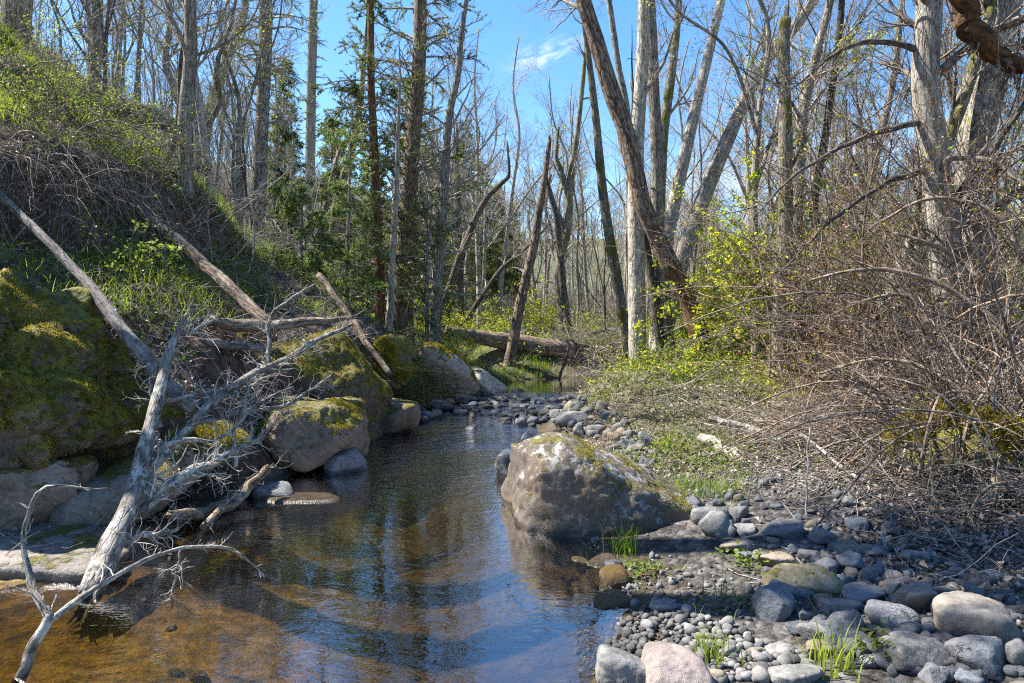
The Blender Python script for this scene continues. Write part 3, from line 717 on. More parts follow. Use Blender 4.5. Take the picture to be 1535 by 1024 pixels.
for k, (X_, Y_, w, h, mt, lb, jag, p) in enumerate([
    (115, 160, 115, 85, 'stone_wet', 'dark angular stone touching the low end of the wedge boulder', .4, 16),
    (160, 208, 150, 90, 'stone_grey', 'grey cracked stone behind the blocky pale grey stone', .25, 9),
    (205, 258, 150, 125, 'stone_grey', 'blocky pale grey stone at the tail of the wedge boulder', .3, 9),
    (300, 205, 95, 75, 'stone_grey', 'small grey stone at the grass edge behind the blocky stone', .3, 10),
    (340, 268, 115, 62, 'stone_grey', 'pale grey flat stone beside the long blue grey stone', .35, 14),
    (505, 268, 205, 85, 'stone_blue', 'long flat blue grey stone under the thin upright stem', .3, 14),
    (308, 340, 200, 62, 'stone_tan', 'tan loaf shaped stone lying along the dark sand', .2, 7),
    (335, 386, 72, 52, 'stone_blue', 'small round grey stone by the weed below the tan loaf stone', .2, 8),
    (470, 402, 182, 84, 'stone_tan', 'flat grey tan stone above the large brown mossy cobble', .25, 9),
    (655, 305, 108, 92, 'stone_grey', 'upright grey stone right beside the long blue grey stone', .3, 12),
    (772, 352, 178, 64, 'stone_tan', 'flat brownish grey stone at the edge of the dead brush', .25, 9),
    (815, 245, 138, 60, 'stone_blue', 'grey wedge stone lying in leaf litter under the brush', .35, 14),
    (780, 152, 84, 50, 'stone_grey', 'lone pale stone furthest up the littered bank', .25, 9),
    (565, 488, 300, 132, 'stone_moss', 'large brown oval cobble with a yellow mossy back', .15, 7),
    (500, 532, 240, 100, 'stone_slate', 'dark slate flake tucked under the brown mossy cobble', .35, 16),
    (472, 606, 188, 142, 'stone_blue', 'blue grey knobbly stone with a sharp ridge beside the dark sand', .35, 16),
    (697, 425, 94, 78, 'stone_blue', 'rounded grey stone behind the brown mossy cobble', .2, 8),
    (800, 412, 120, 84, 'stone_blue', 'angular blue grey stone behind the round pale ball stone', .35, 12),
    (860, 466, 82, 76, 'stone_grey', 'almost spherical pale grey green stone', .06, 4),
    (755, 486, 98, 66, 'stone_blue', 'small blue grey stone left beside the ball stone', .3, 12),
    (842, 549, 214, 78, 'stone_blue', 'flat blue grey block with a straight upper edge', .35, 18),
    (735, 601, 224, 78, 'stone_tan', 'smooth brown grey bar shaped stone among blue stones', .15, 7),
    (962, 530, 74, 62, 'stone_grey', 'grey stone between the ball stone and the tan dome', .25, 9),
    (980, 476, 94, 52, 'stone_tan', 'small brown stone beyond the ball stone', .2, 8),
    (1066, 572, 212, 132, 'stone_tan', 'smooth tan dome shaped cobble behind the largest pale stone', .15, 7),
    (1298, 657, 388, 190, 'stone_tan', 'largest pale tan cobble with a brown stained face', .22, 10),
    (972, 646, 254, 126, 'stone_slate', 'rounded purple grey cobble in front of the tan dome', .15, 7),
    (757, 702, 222, 134, 'stone_blue', 'triangular purple blue stone with a pointed lower end', .4, 18),
    (630, 706, 144, 86, 'stone_grey', 'tilted flat grey stone beside the triangular stone', .25, 10),
    (595, 640, 52, 46, 'stone_blue', 'tiny blue stone above the tilted flat stone', .3, 12),
    (561, 705, 84, 52, 'stone_blue', 'small blue flat stone beside the gravel', .3, 14),
    (502, 790, 136, 66, 'stone_grey', 'grey speckled oval stone at the edge of the pebbles', .15, 7),
    (656, 781, 142, 58, 'stone_tan', 'pale grey oval stone above the grass tuft', .15, 7),
    (1066, 795, 400, 128, 'stone_grey', 'long grey ridge backed slab in front of the largest tan cobble', .3, 12),
    (1330, 802, 285, 150, 'stone_slate', 'big slate grey cobble below the largest tan cobble', .2, 9),
    (1506, 810, 110, 136, 'stone_grey', 'grey cobble beyond the slate grey one', .2, 9),
    (1147, 893, 168, 88, 'stone_slate', 'dark blue broken stone below the long ridge backed slab', .4, 16),
    (1300, 908, 132, 72, 'stone_blue', 'blue grey stone in front of the slate grey cobble', .3, 12),
    (870, 832, 102, 60, 'stone_slate', 'dark small stone beside the muddy hollow', .25, 10),
    (540, 900, 236, 96, 'stone_grey', 'broad grey brown cobble in front of the pale oval stone', .15, 7),
    (1395, 470, 96, 60, 'stone_slate', 'dark blue stone deep under the brush roots', .3, 12),
    (1045, 388, 160, 66, 'stone_slate', 'flat dark slate under the edge of the brush', .35, 14),
    (905, 362, 90, 60, 'stone_slate', 'dark stone in the shade beside the brownish flat stone', .3, 12),
    (910, 445, 50, 90, 'stone_blue', 'narrow upright blue stone beside the ball stone', .3, 12),
    (620, 388, 110, 56, 'stone_grey', 'grey stone above the rounded grey stone', .3, 10),
    (1200, 535, 110, 50, 'stone_tan', 'small olive tan stone above the largest tan cobble', .25, 9)]):
    cobble(cx(X_), cy(Y_), w / 2.869, h / 2.869, mt, lb, 100 + k, jag, p, G_, sub=5 if w > 180 else 4)
for k, (px, py, w, h, mt, lb, jag, p) in enumerate([
    (940, 1016, 98, 74, 'stone_grey', 'speckled grey granite boulder beside the pink one at the water edge', .12, 6),
    (1012, 1024, 130, 78, 'stone_pink', 'pinkish granite boulder nearest to the viewer', .12, 6),
    (991, 911, 36, 26, 'stone_blue', 'smooth pale blue oval stone lying alone on wet gravel', .1, 5),
    (1092, 979, 24, 20, 'stone_grey', 'whitish egg shaped pebble beside the grass tuft', .1, 5),
    (1132, 980, 24, 20, 'stone_tan', 'pale cream pebble between the tuft and the grey oval stone', .1, 5),
    (1077, 1013, 30, 20, 'stone_moss', 'pale green oval pebble behind the pink boulder', .1, 5),
    (923, 849, 30, 22, 'stone_wet', 'small wet stone under the tuft at the boulder foot', .3, 12),
    (861, 628, 64, 26, 'stone_grey', 'wide pale flat rock at the top of the stone bar', .25, 10),
    (868, 649, 22, 24, 'stone_slate', 'dark block of stone just behind the wedge boulder', .35, 12),
    (893, 645, 34, 18, 'stone_grey', 'pale flat stone behind the wedge boulder', .25, 10),
    (940, 668, 28, 20, 'stone_slate', 'dark angular stone in the weeds behind the wedge boulder', .35, 12),
    (950, 676, 26, 20, 'stone_tan', 'brown cut stone next to the dark angular one', .35, 14),
    (970, 663, 22, 26, 'stone_grey', 'pale slanting stone before the ferny weed', .3, 12),
    (964, 711, 34, 24, 'stone_grey', 'pale rounded stone beside the slope of the wedge boulder', .2, 8),
    (935, 690, 24, 22, 'stone_grey', 'mid grey stone at the shoulder of the wedge boulder', .25, 10),
    (1060, 683, 26, 14, 'stone_grey', 'small pale stone beneath the broken birch log', .25, 10),
    (783, 636, 20, 26, 'stone_slate', 'dark upright stone at the head of the wedge boulder', .3, 10),
    (792, 660, 20, 30, 'stone_blue', 'blue stone pressed against the back of the wedge boulder', .3, 10),
    (694, 600, 26, 19, 'stone_tan', 'round brown stone standing highest in the riffle', .12, 6),
    (783, 601, 32, 18, 'stone_wet', 'dark flat block across the riffle mouth', .35, 16),
    (778, 588, 24, 12, 'stone_wet', 'dark pointed stone beside the bright upper pool', .35, 12),
    (777, 609, 30, 8, 'stone_tan', 'thin tan stone in front of the dark flat block', .2, 10),
    (706, 644, 24, 15, 'stone_wet', 'lone round dark stone in the open water below the riffle', .1, 6),
    (733, 630, 24, 12, 'stone_wet', 'low black stone at the lower edge of the riffle', .2, 9),
    (760, 637, 24, 12, 'stone_wet', 'flat dark wet stone upstream of the wedge boulder', .25, 10),
    (683, 615, 18, 16, 'stone_wet', 'slanted dark stone leaning in the riffle current', .4, 14)]):
    cobble(px, py, w, h, mt, lb, 300 + k, jag, p, sub=5 if w > 80 else 4)

# ------------------------------------------------------------------ repeated smaller stones: riffle, filler cobbles, submerged stones, pebbles
rng = np.random.default_rng(77)
def protos(mat, n, jag, p, sub, seed, flat=.6):
    out = []
    for k in range(n):
        r = np.random.default_rng(seed + k)
        V, F = stone_verts(random_planes(r, 1, r.uniform(.6, .95), r.uniform(flat * .7, flat * 1.25), 9, jag), p, sub, seed + k, .06, 2.2, .015)
        m = MB(); m.add(V, None, F); out.append(m.mesh('stone', M[mat]))
    return out
def scatter(name, label, group, meshes, pts, size, rng, sink=.45, cat='stone'):
    for q, s in zip(pts, size):
        o = bpy.data.objects.new(name, meshes[rng.integers(len(meshes))]); COL.objects.link(o)
        o.location = (q[0], q[1], q[2] + s * .55 * (1 - sink) ); o.scale = (s, s, s)
        o.rotation_euler = (rng.uniform(-.25, .25), rng.uniform(-.25, .25), rng.uniform(0, 6.28))
        tag(o, label, cat, group)
def inpoly(px, py, poly):
    poly = np.array(poly, float); j = len(poly) - 1; c = np.zeros(len(px), bool)
    for i in range(len(poly)):
        xi, yi, xj, yj = *poly[i], *poly[j]
        hit = ((yi > py) != (yj > py)) & (px < (xj - xi) * (py - yi) / (yj - yi + 1e-9) + xi); c ^= hit; j = i
    return c
def poly_pts(poly, n, rng, mind=0):
    poly = np.array(poly, float); lo, hi = poly.min(0), poly.max(0); out = []
    P = rng.uniform(lo, hi, (n * 40, 2)); P = P[inpoly(P[:, 0], P[:, 1], poly)]
    for q in P:
        if all((q[0] - r[0]) ** 2 + (2.0 * (q[1] - r[1])) ** 2 > mind ** 2 for r in out): out.append(q)
        if len(out) >= n: break
    return np.array(out)
def lift(P, floor=-9):
    H = ground_hit(P[:, 0], P[:, 1]); H[:, 2] = gz(H[:, 0], H[:, 1]); return H
wetm = protos('stone_wet', 8, .42, 14, 3, 500); grm = protos('stone_grey', 6, .42, 13, 3, 520); blm = protos('stone_blue', 5, .42, 14, 3, 540); tnm = protos('stone_tan', 4, .36, 11, 3, 560)
bdm = protos('stone_bed', 5, .3, 9, 3, 580, .45)
P = poly_pts([(612, 606), (640, 588), (700, 574), (790, 578), (800, 590), (770, 600), (700, 612), (640, 634), (612, 630)], 85, rng, 9)
H = lift(P); scatter('riffle_stone', 'grey or dark stone in the heap on the far shore of the riffle', 'stones heaped beside the riffle', wetm + wetm + grm + blm + tnm, H, rng.uniform(.06, .15, len(H)), rng, .3)
P = poly_pts([(690, 606), (800, 590), (880, 600), (870, 620), (800, 640), (740, 634), (690, 622)], 95, rng, 8)
H = lift(P); H[:, 2] = np.maximum(H[:, 2], -.07); scatter('riffle_stone', 'wet stone breaking the surface of the shallow riffle', 'wet stones in the riffle', wetm + wetm + grm[:3] + tnm[:2], H, rng.uniform(.06, .14, len(H)), rng, .3)
P = poly_pts([(790, 618), (880, 600), (930, 628), (985, 690), (960, 720), (900, 665), (845, 640), (800, 640)], 60, rng, 11)
H = lift(P); scatter('cobble', 'small grey stone on the bar behind the wedge boulder', 'stones on the bar behind the wedge boulder', grm + grm + blm + tnm, H, rng.uniform(.045, .11, len(H)), rng, .4)
P = poly_pts([(1035, 745), (1180, 735), (1300, 750), (1440, 850), (1535, 880), (1535, 1024), (1330, 1024), (1200, 930), (1140, 850), (1050, 790)], 210, rng, 10)
H = lift(P); scatter('cobble', 'small stone filling a gap between the bigger bank stones', 'small stones between the bank stones', grm + blm + blm + tnm, H, rng.uniform(.022, .06, len(H)), rng, .6)
P = poly_pts([(775, 790), (830, 820), (930, 850), (935, 900), (880, 925), (820, 900), (780, 850)], 34, rng, 16)
H = lift(P); scatter('submerged_stone', 'amber stone under the clear water below the wedge boulder', 'stones under the water', bdm, H, rng.uniform(.05, .13, len(H)), rng, .5)
P = poly_pts([(300, 780), (560, 730), (700, 700), (740, 800), (760, 1024), (200, 1024)], 18, rng, 30)
H = lift(P); scatter('submerged_stone', 'dim stone under the deeper water of the pool', 'stones on the pool bed', bdm, H, rng.uniform(.03, .09, len(H)), rng, .95)
# pebbles: the three hundred nearest one by one, the rest as gravel
pbm = protos('pebble', 9, .2, 6, 2, 600, .6)
P = poly_pts([(900, 985), (935, 925), (985, 905), (1060, 930), (1130, 960), (1210, 985), (1230, 1024), (1060, 1024), (1000, 990), (940, 985)], 290, rng, 9)
H = lift(P); sz = rng.uniform(.012, .032, len(H)) * np.where(rng.random(len(H)) < .12, 1.5, 1)
scatter('pebble', 'small rounded pebble of the gravel patch beside the water', 'pebbles of the gravel patch', pbm, H, sz, rng, .15)
D2, F2 = ico(1)
N = 16000
gxr = rng.uniform(.3, 3.6, N); gyr = rng.uniform(2.6, 6.2, N); dlg, drg = bank(gxr, gyr)
keep = (drg > -.25) & (drg < 2.3 + rng.normal(size=N) * .3) & (noise2(gxr, gyr, 1.1, 2, 71) + rng.normal(size=N) * .25 > -.25)
keep &= (((gxr - 1.2) / .62) ** 2 + ((gyr - 4.2) / .62) ** 2 > 1 + .4 * rng.normal(size=N)) | (rng.random(N) < .04)
gxr, gyr = gxr[keep], gyr[keep]; n = len(gxr)
s_ = rng.lognormal(math.log(.0075), .5, n)
Vg = D2[None] * (s_[:, None, None] * rng.uniform(.55, 1.3, (n, 1, 3))) * (1 + .25 * rng.normal(size=(n, len(D2), 1)) * .6)
an = rng.uniform(0, 6.28, n); cc, ss = np.cos(an)[:, None], np.sin(an)[:, None]
Vg = np.stack([Vg[..., 0] * cc - Vg[..., 1] * ss, Vg[..., 0] * ss + Vg[..., 1] * cc, Vg[..., 2]], -1)
Vg += np.stack([gxr, gyr, gz(gxr, gyr) + s_ * .3], -1)[:, None]
mb = MB(); mb.add(Vg.reshape(-1, 3), None, (np.arange(n)[:, None, None] * len(D2) + F2[None]).reshape(-1, 3), np.repeat(np.stack([gxr, gyr, s_ * 1000], -1), len(D2), 0))
def m_gravel():
    s = NT('gravel'); tc = s.attr('tc'); w = s.n('ShaderNodeTexWhiteNoise', {'Vector': tc}, noise_dimensions='3D').outputs[0]
    c = s.mix(w, (.035, .035, .037), (.22, .21, .20)); s.principled(c, .7, None, .4); return s.m
M['gravel'] = m_gravel()
o = mb.build('gravel', M['gravel']); tag(o, 'fine grey gravel spread over the dark sand beside the stream', 'gravel', None, 'stuff')
# ------------------------------------------------------------------ dead wood
def wpath(pts, Y0, Y1, K):
    """pixel points (x, y, width) with depth running Y0 -> Y1  ->  K world points and radii"""
    p = np.array(pts, float)
    s = np.concatenate([[0], np.cumsum(np.hypot(*np.diff(p[:, :2], axis=0).T))]); s /= s[-1]
    Yd = Y0 + (Y1 - Y0) * s
    Pw = W(p[:, 0], p[:, 1], Yd); r = p[:, 2] * .5 / FPX * Yd
    q = spline(np.concatenate([Pw, r[:, None]], 1), K)
    return q[:, :3], np.clip(q[:, 3], .0015, None)
def wob(P, R, amp, seed):
    k = np.linspace(0, 7, len(P))
    d = np.stack([fbm(np.stack([k, k * 0 + j * 9.1 + seed, k * 0], -1), 2, seed + j) for j in range(3)], 1)
    return P + d * amp * np.sin(np.linspace(0, math.pi, len(P)))[:, None] ** .5
def log_thing(name, label, pts, Y0, Y1, mat, cat='log', K=28, S=12, rough=.12, seed=1, stubs=0, splinter=(0, 0), group=None, amp=.02, twigs=0, twmat='twig_pale', stub_len=.18):
    rng = np.random.default_rng(seed)
    P, R = wpath(pts, Y0, Y1, K); P = wob(P, R, amp, seed)
    root = empty(name, P[0], label, cat, group)
    mb = MB(); trunk_add(mb, P, R, S, seed, rough)
    if splinter[0]: broken_end(mb, P[0], nrm(P[0] - P[1]), R[0], rng, splinter[0], R[0] * 2.5)
    if splinter[1]: broken_end(mb, P[-1], nrm(P[-1] - P[-2]), R[-1], rng, splinter[1], R[-1] * 2.5)
    mb.build('trunk', M[mat], root, P[0])
    if stubs:
        a, b = grow(rng, P[None], R[None], stubs, .08, .95, 1.1, stub_len, 5, .35, .004, .25, .1, .35)
        for k in range(stubs):
            m2 = MB(); m2.add(*(lambda t: (t[0], t[1], None, t[2]))(tubes(a[k:k + 1], b[k:k + 1], 6)))
            m2.build('branch_stub', M[mat], root, P[0])
    if twigs:
        a, b = grow(rng, P[None], R[None], twigs, .2, .98, 1.0, .35, 6, .3, .0025, .2, .05, .3)
        m2 = MB(); V, q, A = tubes(a, b, 4); m2.add(V, q, None, A)
        a2, b2 = grow(rng, a, b, twigs * 3, .2, 1, .8, .16, 4, .6, .0016, .25, .03, .5); V, q, A = tubes(a2, b2, 3); m2.add(V, q, None, A)
        m2.build('twigs', M[twmat], root, P[0])
    return root, P, R

# the fallen dead tree in the left foreground
rng = np.random.default_rng(900)
TP, TR = wpath([(118, 930, 26), (140, 880, 36), (165, 820, 34), (192, 765, 28), (213, 690, 23), (231, 620, 20), (246, 562, 16), (262, 505, 9), (280, 470, 4)], 3.42, 5.35, 46)
root = empty('fallen_tree', TP[0], 'bleached fallen dead tree with many bare branches and a splintered end in the water', 'fallen tree')
mb = MB(); trunk_add(mb, TP[3:], TR[3:], 20, 5, .16); mb.build('trunk', M['dead_grey'], root, TP[0])
mb = MB()
for k in range(16):
    a = rng.uniform(0, 6.28); r = TR[4]; d = nrm(TP[0] - TP[5])
    u = nrm(np.cross(d, [0.3, .5, .8])); v = np.cross(d, u); o_ = TP[5] + (u * math.cos(a) + v * math.sin(a)) * r * rng.uniform(.2, .82)
    L = rng.uniform(.12, .34); pts = np.array([o_ - d * .06, o_ + d * L * .4, o_ + d * L * .8 + rng.normal(size=3) * .008, o_ + d * L + rng.normal(size=3) * .012])
    V, q, A = tubes(pts[None], np.array([[.3, .36, .26, .04]]) * r, 5); mb.add(V, q, None, A)
mb.build('splintered_end', M['dead_grey'], root, TP[0])
BR = [([(190, 772, 18), (230, 694, 17), (287, 633, 15), (353, 579, 14), (450, 524, 9), (528, 486, 4)], 4.2, 6.0, 60),
      ([(199, 774, 16), (248, 732, 15), (306, 695, 13), (345, 677, 10), (390, 660, 6)], 4.15, 5.0, 45),
      ([(176, 818, 10), (205, 806, 9), (240, 803, 8), (268, 793, 4)], 3.95, 4.25, 18),
      ([(402, 552, 8), (404, 520, 7), (402, 488, 7), (428, 454, 6), (473, 426, 3)], 5.5, 5.9, 22),
      ([(246, 600, 7), (300, 592, 7), (345, 585, 6), (420, 560, 3)], 4.9, 5.6, 22),
      ([(300, 633, 8), (360, 620, 8), (430, 605, 6), (500, 560, 3)], 4.9, 5.8, 26),
      ([(215, 690, 8), (265, 665, 8), (330, 655, 6), (400, 600, 4), (440, 580, 2)], 4.5, 5.3, 30),
      ([(246, 562, 10), (250, 530, 8), (275, 500, 6), (320, 480, 3)], 5.1, 5.4, 26),
      ([(353, 700, 6), (352, 650, 6), (370, 600, 5), (365, 560, 3)], 4.9, 5.3, 20),
      ([(240, 640, 7), (225, 590, 6), (232, 545, 4), (215, 510, 2)], 4.8, 5.2, 16),
      ([(305, 790, 12), (340, 760, 13), (375, 728, 12), (402, 700, 9)], 4.6, 5.5, 8)]
for k, (pts, y0, y1, ntw) in enumerate(BR):
    P_, R_ = wpath(pts, y0, y1, 26); P_ = wob(P_, R_, .025, 40 + k)
    mb = MB(); trunk_add(mb, P_, R_, 11, 60 + k, .22)
    b_ = mb.build('branch', M['dead_grey'] if k != 10 else M['dead_brown'], root, TP[0])
    a, r = grow(rng, P_[None], R_[None], ntw, .12, .98, 1.0, .34, 8, .32, .0022, .24, .02, .25)
    a2, r2 = grow(rng, a, r, int(ntw * 2.4), .15, 1, .85, .18, 6, .6, .0014, .30, 0, .4)
    a3, r3 = grow(rng, a2, r2, ntw * 3, .2, 1, .8, .07, 4, .7, .0011, .30, 0, .5)
    mb = MB()
    for (x, y, S) in ((a, r, 5), (a2, r2, 4), (a3, r3, 3)): V, q, A = tubes(x, y, S); mb.add(V, q, None, A)
    tw = mb.build('twigs', M['twig_pale'], b_, None or (0, 0, 0)); tw.location = -Vector(TP[0])
# forked pale branch standing in the water at the left corner
def limb_set(name, label, cat, limbs, mat, twm, seed, ntw=14, tl=.16):
    rng = np.random.default_rng(seed); root = None
    for k, (pts, y0, y1) in enumerate(limbs):
        P_, R_ = wpath(pts, y0, y1, 30); P_ = wob(P_, R_, .022, seed + k)
        if root is None: root = empty(name, P_[0], label, cat); B0 = P_[0]
        mb = MB(); trunk_add(mb, P_, R_, 11, seed + k, .22); mb.build('branch', M[mat], root, B0)
        a, r = grow(rng, P_[None], R_[None], ntw, .1, .98, 1.0, tl, 6, .4, .002, .2, .05, .35)
        a2, r2 = grow(rng, a, r, ntw, .3, 1, .8, tl * .5, 4, .6, .0015, .25, 0, .5)
        mb = MB(); V, q, A = tubes(a, r, 4); mb.add(V, q, None, A); V, q, A = tubes(a2, r2, 3); mb.add(V, q, None, A)
        mb.build('twigs', M[twm], root, B0)
    return root
limb_set('forked_branch', 'pale forked branch standing in the shallow amber water nearest to the viewer', 'branch',
         [([(22, 1030, 17), (40, 1000, 16), (56, 968, 16), (79, 927, 15), (58, 890, 11), (45, 873, 10), (35, 832, 8), (41, 786, 7), (62, 734, 6), (110, 733, 4), (160, 732, 3)], 2.75, 3.3),
          ([(78, 929, 10), (112, 902, 9), (157, 873, 8), (200, 845, 7), (232, 828, 6), (280, 824, 5), (323, 821, 5), (358, 826, 4), (380, 842, 3), (397, 865, 2)], 2.9, 3.7),
          ([(270, 826, 3), (268, 855, 3), (262, 880, 2.5), (258, 905, 2)], 3.45, 3.4)], 'dead_grey', 'twig_pale', 71, 12)
log_thing('leaning_pole', 'long thin silver pole lying down the slope behind the fallen tree', [(-90, 205, 10), (0, 290, 12), (62, 350, 13), (130, 420, 16), (190, 500, 19), (240, 567, 22), (293, 615, 23)], 6.8, 5.0, 'dead_pole', 'fallen pole', 50, 12, .08, 81, 3, amp=.03, stub_len=.10)
log_thing('leaning_pole', 'straight brown fallen trunk slanting down the grassy slope', [(180, 280, 13), (250, 350, 17), (330, 420, 19), (404, 487, 20)], 8.3, 7.1, 'dead_brown', 'fallen trunk', 40, 14, .10, 83, 3, (5, 0), amp=.03, stub_len=.08)
log_thing('leaning_pole', 'bent grey pole leaning on the bank behind the mossy wedge boulder', [(478, 412, 9), (520, 470, 10), (548, 512, 10), (585, 562, 8)], 10.2, 9.1, 'dead_brown', 'fallen pole', 30, 12, .12, 85, 3, amp=.03)
log_thing('driftwood_log', 'pale short log resting on the bank above the mossy wedge boulder', [(318, 480, 14), (350, 487, 20), (400, 490, 18), (470, 483, 12), (530, 476, 5)], 6.7, 7.3, 'dead_brown', 'log', 26, 12, .14, 87, 2, (5, 0))
log_thing('driftwood_log', 'thinner grey log lying under the pale short log', [(300, 512, 10), (340, 517, 14), (395, 523, 13)], 6.4, 6.9, 'dead_pole', 'log', 20, 10, .14, 89, 1, (4, 4))
log_thing('driftwood_log', 'thick reddish brown fallen log across the sunny grass beyond the upper pool', [(668, 494, 14), (710, 503, 20), (760, 512, 25), (810, 520, 29), (858, 523, 29)], 16.0, 16.9, 'dead_brown', 'log', 40, 14, .16, 91, 3, (0, 7))
log_thing('driftwood_log', 'second pale log lying behind the thick reddish brown log', [(780, 500, 14), (830, 506, 16), (880, 504, 14), (925, 496, 9)], 20.0, 20.5, 'dead_pole', 'log', 26, 12, .16, 92, 2)
log_thing('driftwood_log', 'broken birch coloured log under the edge of the dead brush', [(1052, 656, 15), (1075, 668, 19), (1098, 680, 20), (1110, 690, 19)], 6.6, 6.1, 'bark_pale', 'log', 22, 12, .16, 93, 0, (4, 6))
log_thing('driftwood_log', 'flaking white branch lying above the broken birch coloured log', [(1064, 626, 9), (1110, 640, 12), (1150, 652, 12), (1182, 664, 10)], 6.9, 6.3, 'dead_grey', 'log', 24, 10, .2, 94, 2)
log_thing('driftwood_log', 'short white bleached stick on the green bank below the tree cluster', [(1022, 610, 10), (1036, 604, 12), (1052, 599, 9)], 8.9, 9.2, 'dead_grey', 'stick', 14, 10, .2, 95, 0)
log_thing('driftwood_log', 'small wet brown log wedged between the rocks of the left pool edge', [(255, 772, 14), (300, 770, 20), (350, 750, 20), (400, 703, 14)], 4.55, 5.7, 'dead_brown', 'log', 26, 10, .16, 96, 1, (4, 4))
log_thing('stick', 'thin pale stick lying across the littered bank above the cobbles', [(1180, 773, 5), (1230, 774, 5), (1290, 770, 4)], 5.4, 5.4, 'dead_grey', 'stick', 14, 7, .1, 97, 0)
log_thing('stick', 'long grey stick running out of the brush toward the stones', [(1200, 650, 4), (1260, 700, 6), (1330, 745, 6), (1390, 812, 4)], 5.9, 4.3, 'dead_grey', 'stick', 26, 7, .1, 98, 0)
log_thing('stick', 'thin upright stem standing among the bank stones', [(1207, 838, 3), (1206, 780, 3), (1208, 700, 2.5), (1214, 640, 2)], 4.5, 4.6, 'twig_pale', 'stem', 16, 6, .1, 99, 0)
log_thing('stick', 'dark crooked stick slanting from the bank into the upper pool', [(836, 572, 4), (846, 545, 4), (852, 520, 3)], 15.6, 15.8, 'bark_dark', 'stick', 14, 6, .1, 101, 0)

# ------------------------------------------------------------------ trees
def crown_add(mb, rng, lv, mats=None):
    for (a, r, S) in lv:
        V, q, A = tubes(a, r, S); mb.add(V, q, None, A)
def tree(name, label, pts, Yb=None, dY=0., ext=0., mat='bark_pale', twm='twig_pale', seed=1, n=(9, 70, 300, 500), L=(2.2, 1.0, .5, .22), t0=.25, ang=.8, up=.05,
         rough=.10, S=16, K=64, limbs=(), broken=False, leaves=None, cat='tree', flare=1.25, group=None, stripped=None, ext_dir=None, amp=0.02, extra=None, rmin=.0035, limb_mat=None):
    rng = np.random.default_rng(seed)
    if Yb is None: Yb = ground_hit(pts[0][0], pts[0][1])[1]
    p = np.array(pts, float)
    s = (p[0, 1] - p[:, 1]) / max(p[0, 1] - p[-1, 1], 1); Yd = Yb + dY * s
    P = W(p[:, 0], p[:, 1], Yd); R = p[:, 2] * .5 / FPX * Yd
    base = P[0].copy(); base[2] = min(gz(P[0, 0], P[0, 1]), P[0, 2])
    d0 = nrm(P[0] - P[1]); foot = P[0] + d0 * max((P[0, 2] - base[2] + .15) / max(-d0[2], .3), .05)
    R0 = R[0] * flare
    pl = [foot] + list(P); rl = [R0] + list(R)
    if ext > 0:
        d = nrm(P[-1] - P[-2]) if ext_dir is None else nrm(np.array(ext_dir, float)); st = ext / 4
        for k in range(4):
            d = nrm(d + rng.normal(size=3) * .07 + np.array([0, 0, .05])); pl.append(pl[-1] + d * st); rl.append(R[-1] * (1 - .23 * (k + 1)))
    q = spline(np.concatenate([np.array(pl), np.array(rl)[:, None]], 1), K)
    TP, TR = q[:, :3], np.clip(q[:, 3], .006, None)
    TP = wob(TP, TR, amp, seed)
    root = empty(name, base, label, cat, group)
    mb = MB()
    if stripped:
        k = int(K * stripped)
        trunk_add(mb, TP[k - 1:], TR[k - 1:], S, seed, rough); mb.build('trunk', M[mat], root, base)
        m2 = MB(); trunk_add(m2, TP[:k + 1], TR[:k + 1] * .93, S, seed, rough * .7); m2.build('stripped_base', M['bark_red'], root, base)
    else:
        trunk_add(mb, TP, TR, S, seed, rough)
        if broken: broken_end(mb, TP[-1], nrm(TP[-1] - TP[-2]), TR[-1], rng, 8, TR[-1] * 3)
        mb.build('trunk', M[mat], root, base)
    Ps, Rs = [TP], [TR]
    for k, (lp, y0, y1) in enumerate(limbs):
        lP, lR = wpath(lp, y0, y1, K); lP = wob(lP, lR, amp, seed + 7 * k + 3)
        m2 = MB(); trunk_add(m2, lP, lR, max(8, S - 6), seed + k + 5, rough)
        m2.build('limb', M[limb_mat or mat], root, base); Ps.append(lP); Rs.append(lR)
    if n and n[0]:
        PP, RR = np.array(Ps), np.array(Rs)
        lv = []; a, r = grow(rng, PP, RR, n[0], t0, .98, ang, L[0], 8, .42, rmin * 2.5, .13, up, .3)
        lv.append((a, r, 5))
        for j in range(1, len(n)):
            a, r = grow(rng, a if j > 1 else np.concatenate([a]), r, n[j], .15, .99, .75, L[j], 6 if j < 3 else 4, .55, rmin * (1.0 if j < 2 else .7), .15, up * .7, .4); lv.append((a, r, 4 if j == 1 else 3))
        m2 = MB(); crown_add(m2, rng, lv)
        cr = m2.build('crown', M[twm], root, base)
        if leaves:
            lm, num, size = leaves[:3]
            src = np.concatenate([x[0][:, 1:].reshape(-1, 3) for x in lv[1:]])
            if len(leaves) > 3: src = src[leaves[3](src)]
            O = src[rng.integers(len(src), size=num)] + rng.normal(size=(num, 3)) * .04
            m3 = MB(); leaves_add(m3, rng, O, size, .6); m3.build('leaves', M[lm], root, base)
    return root

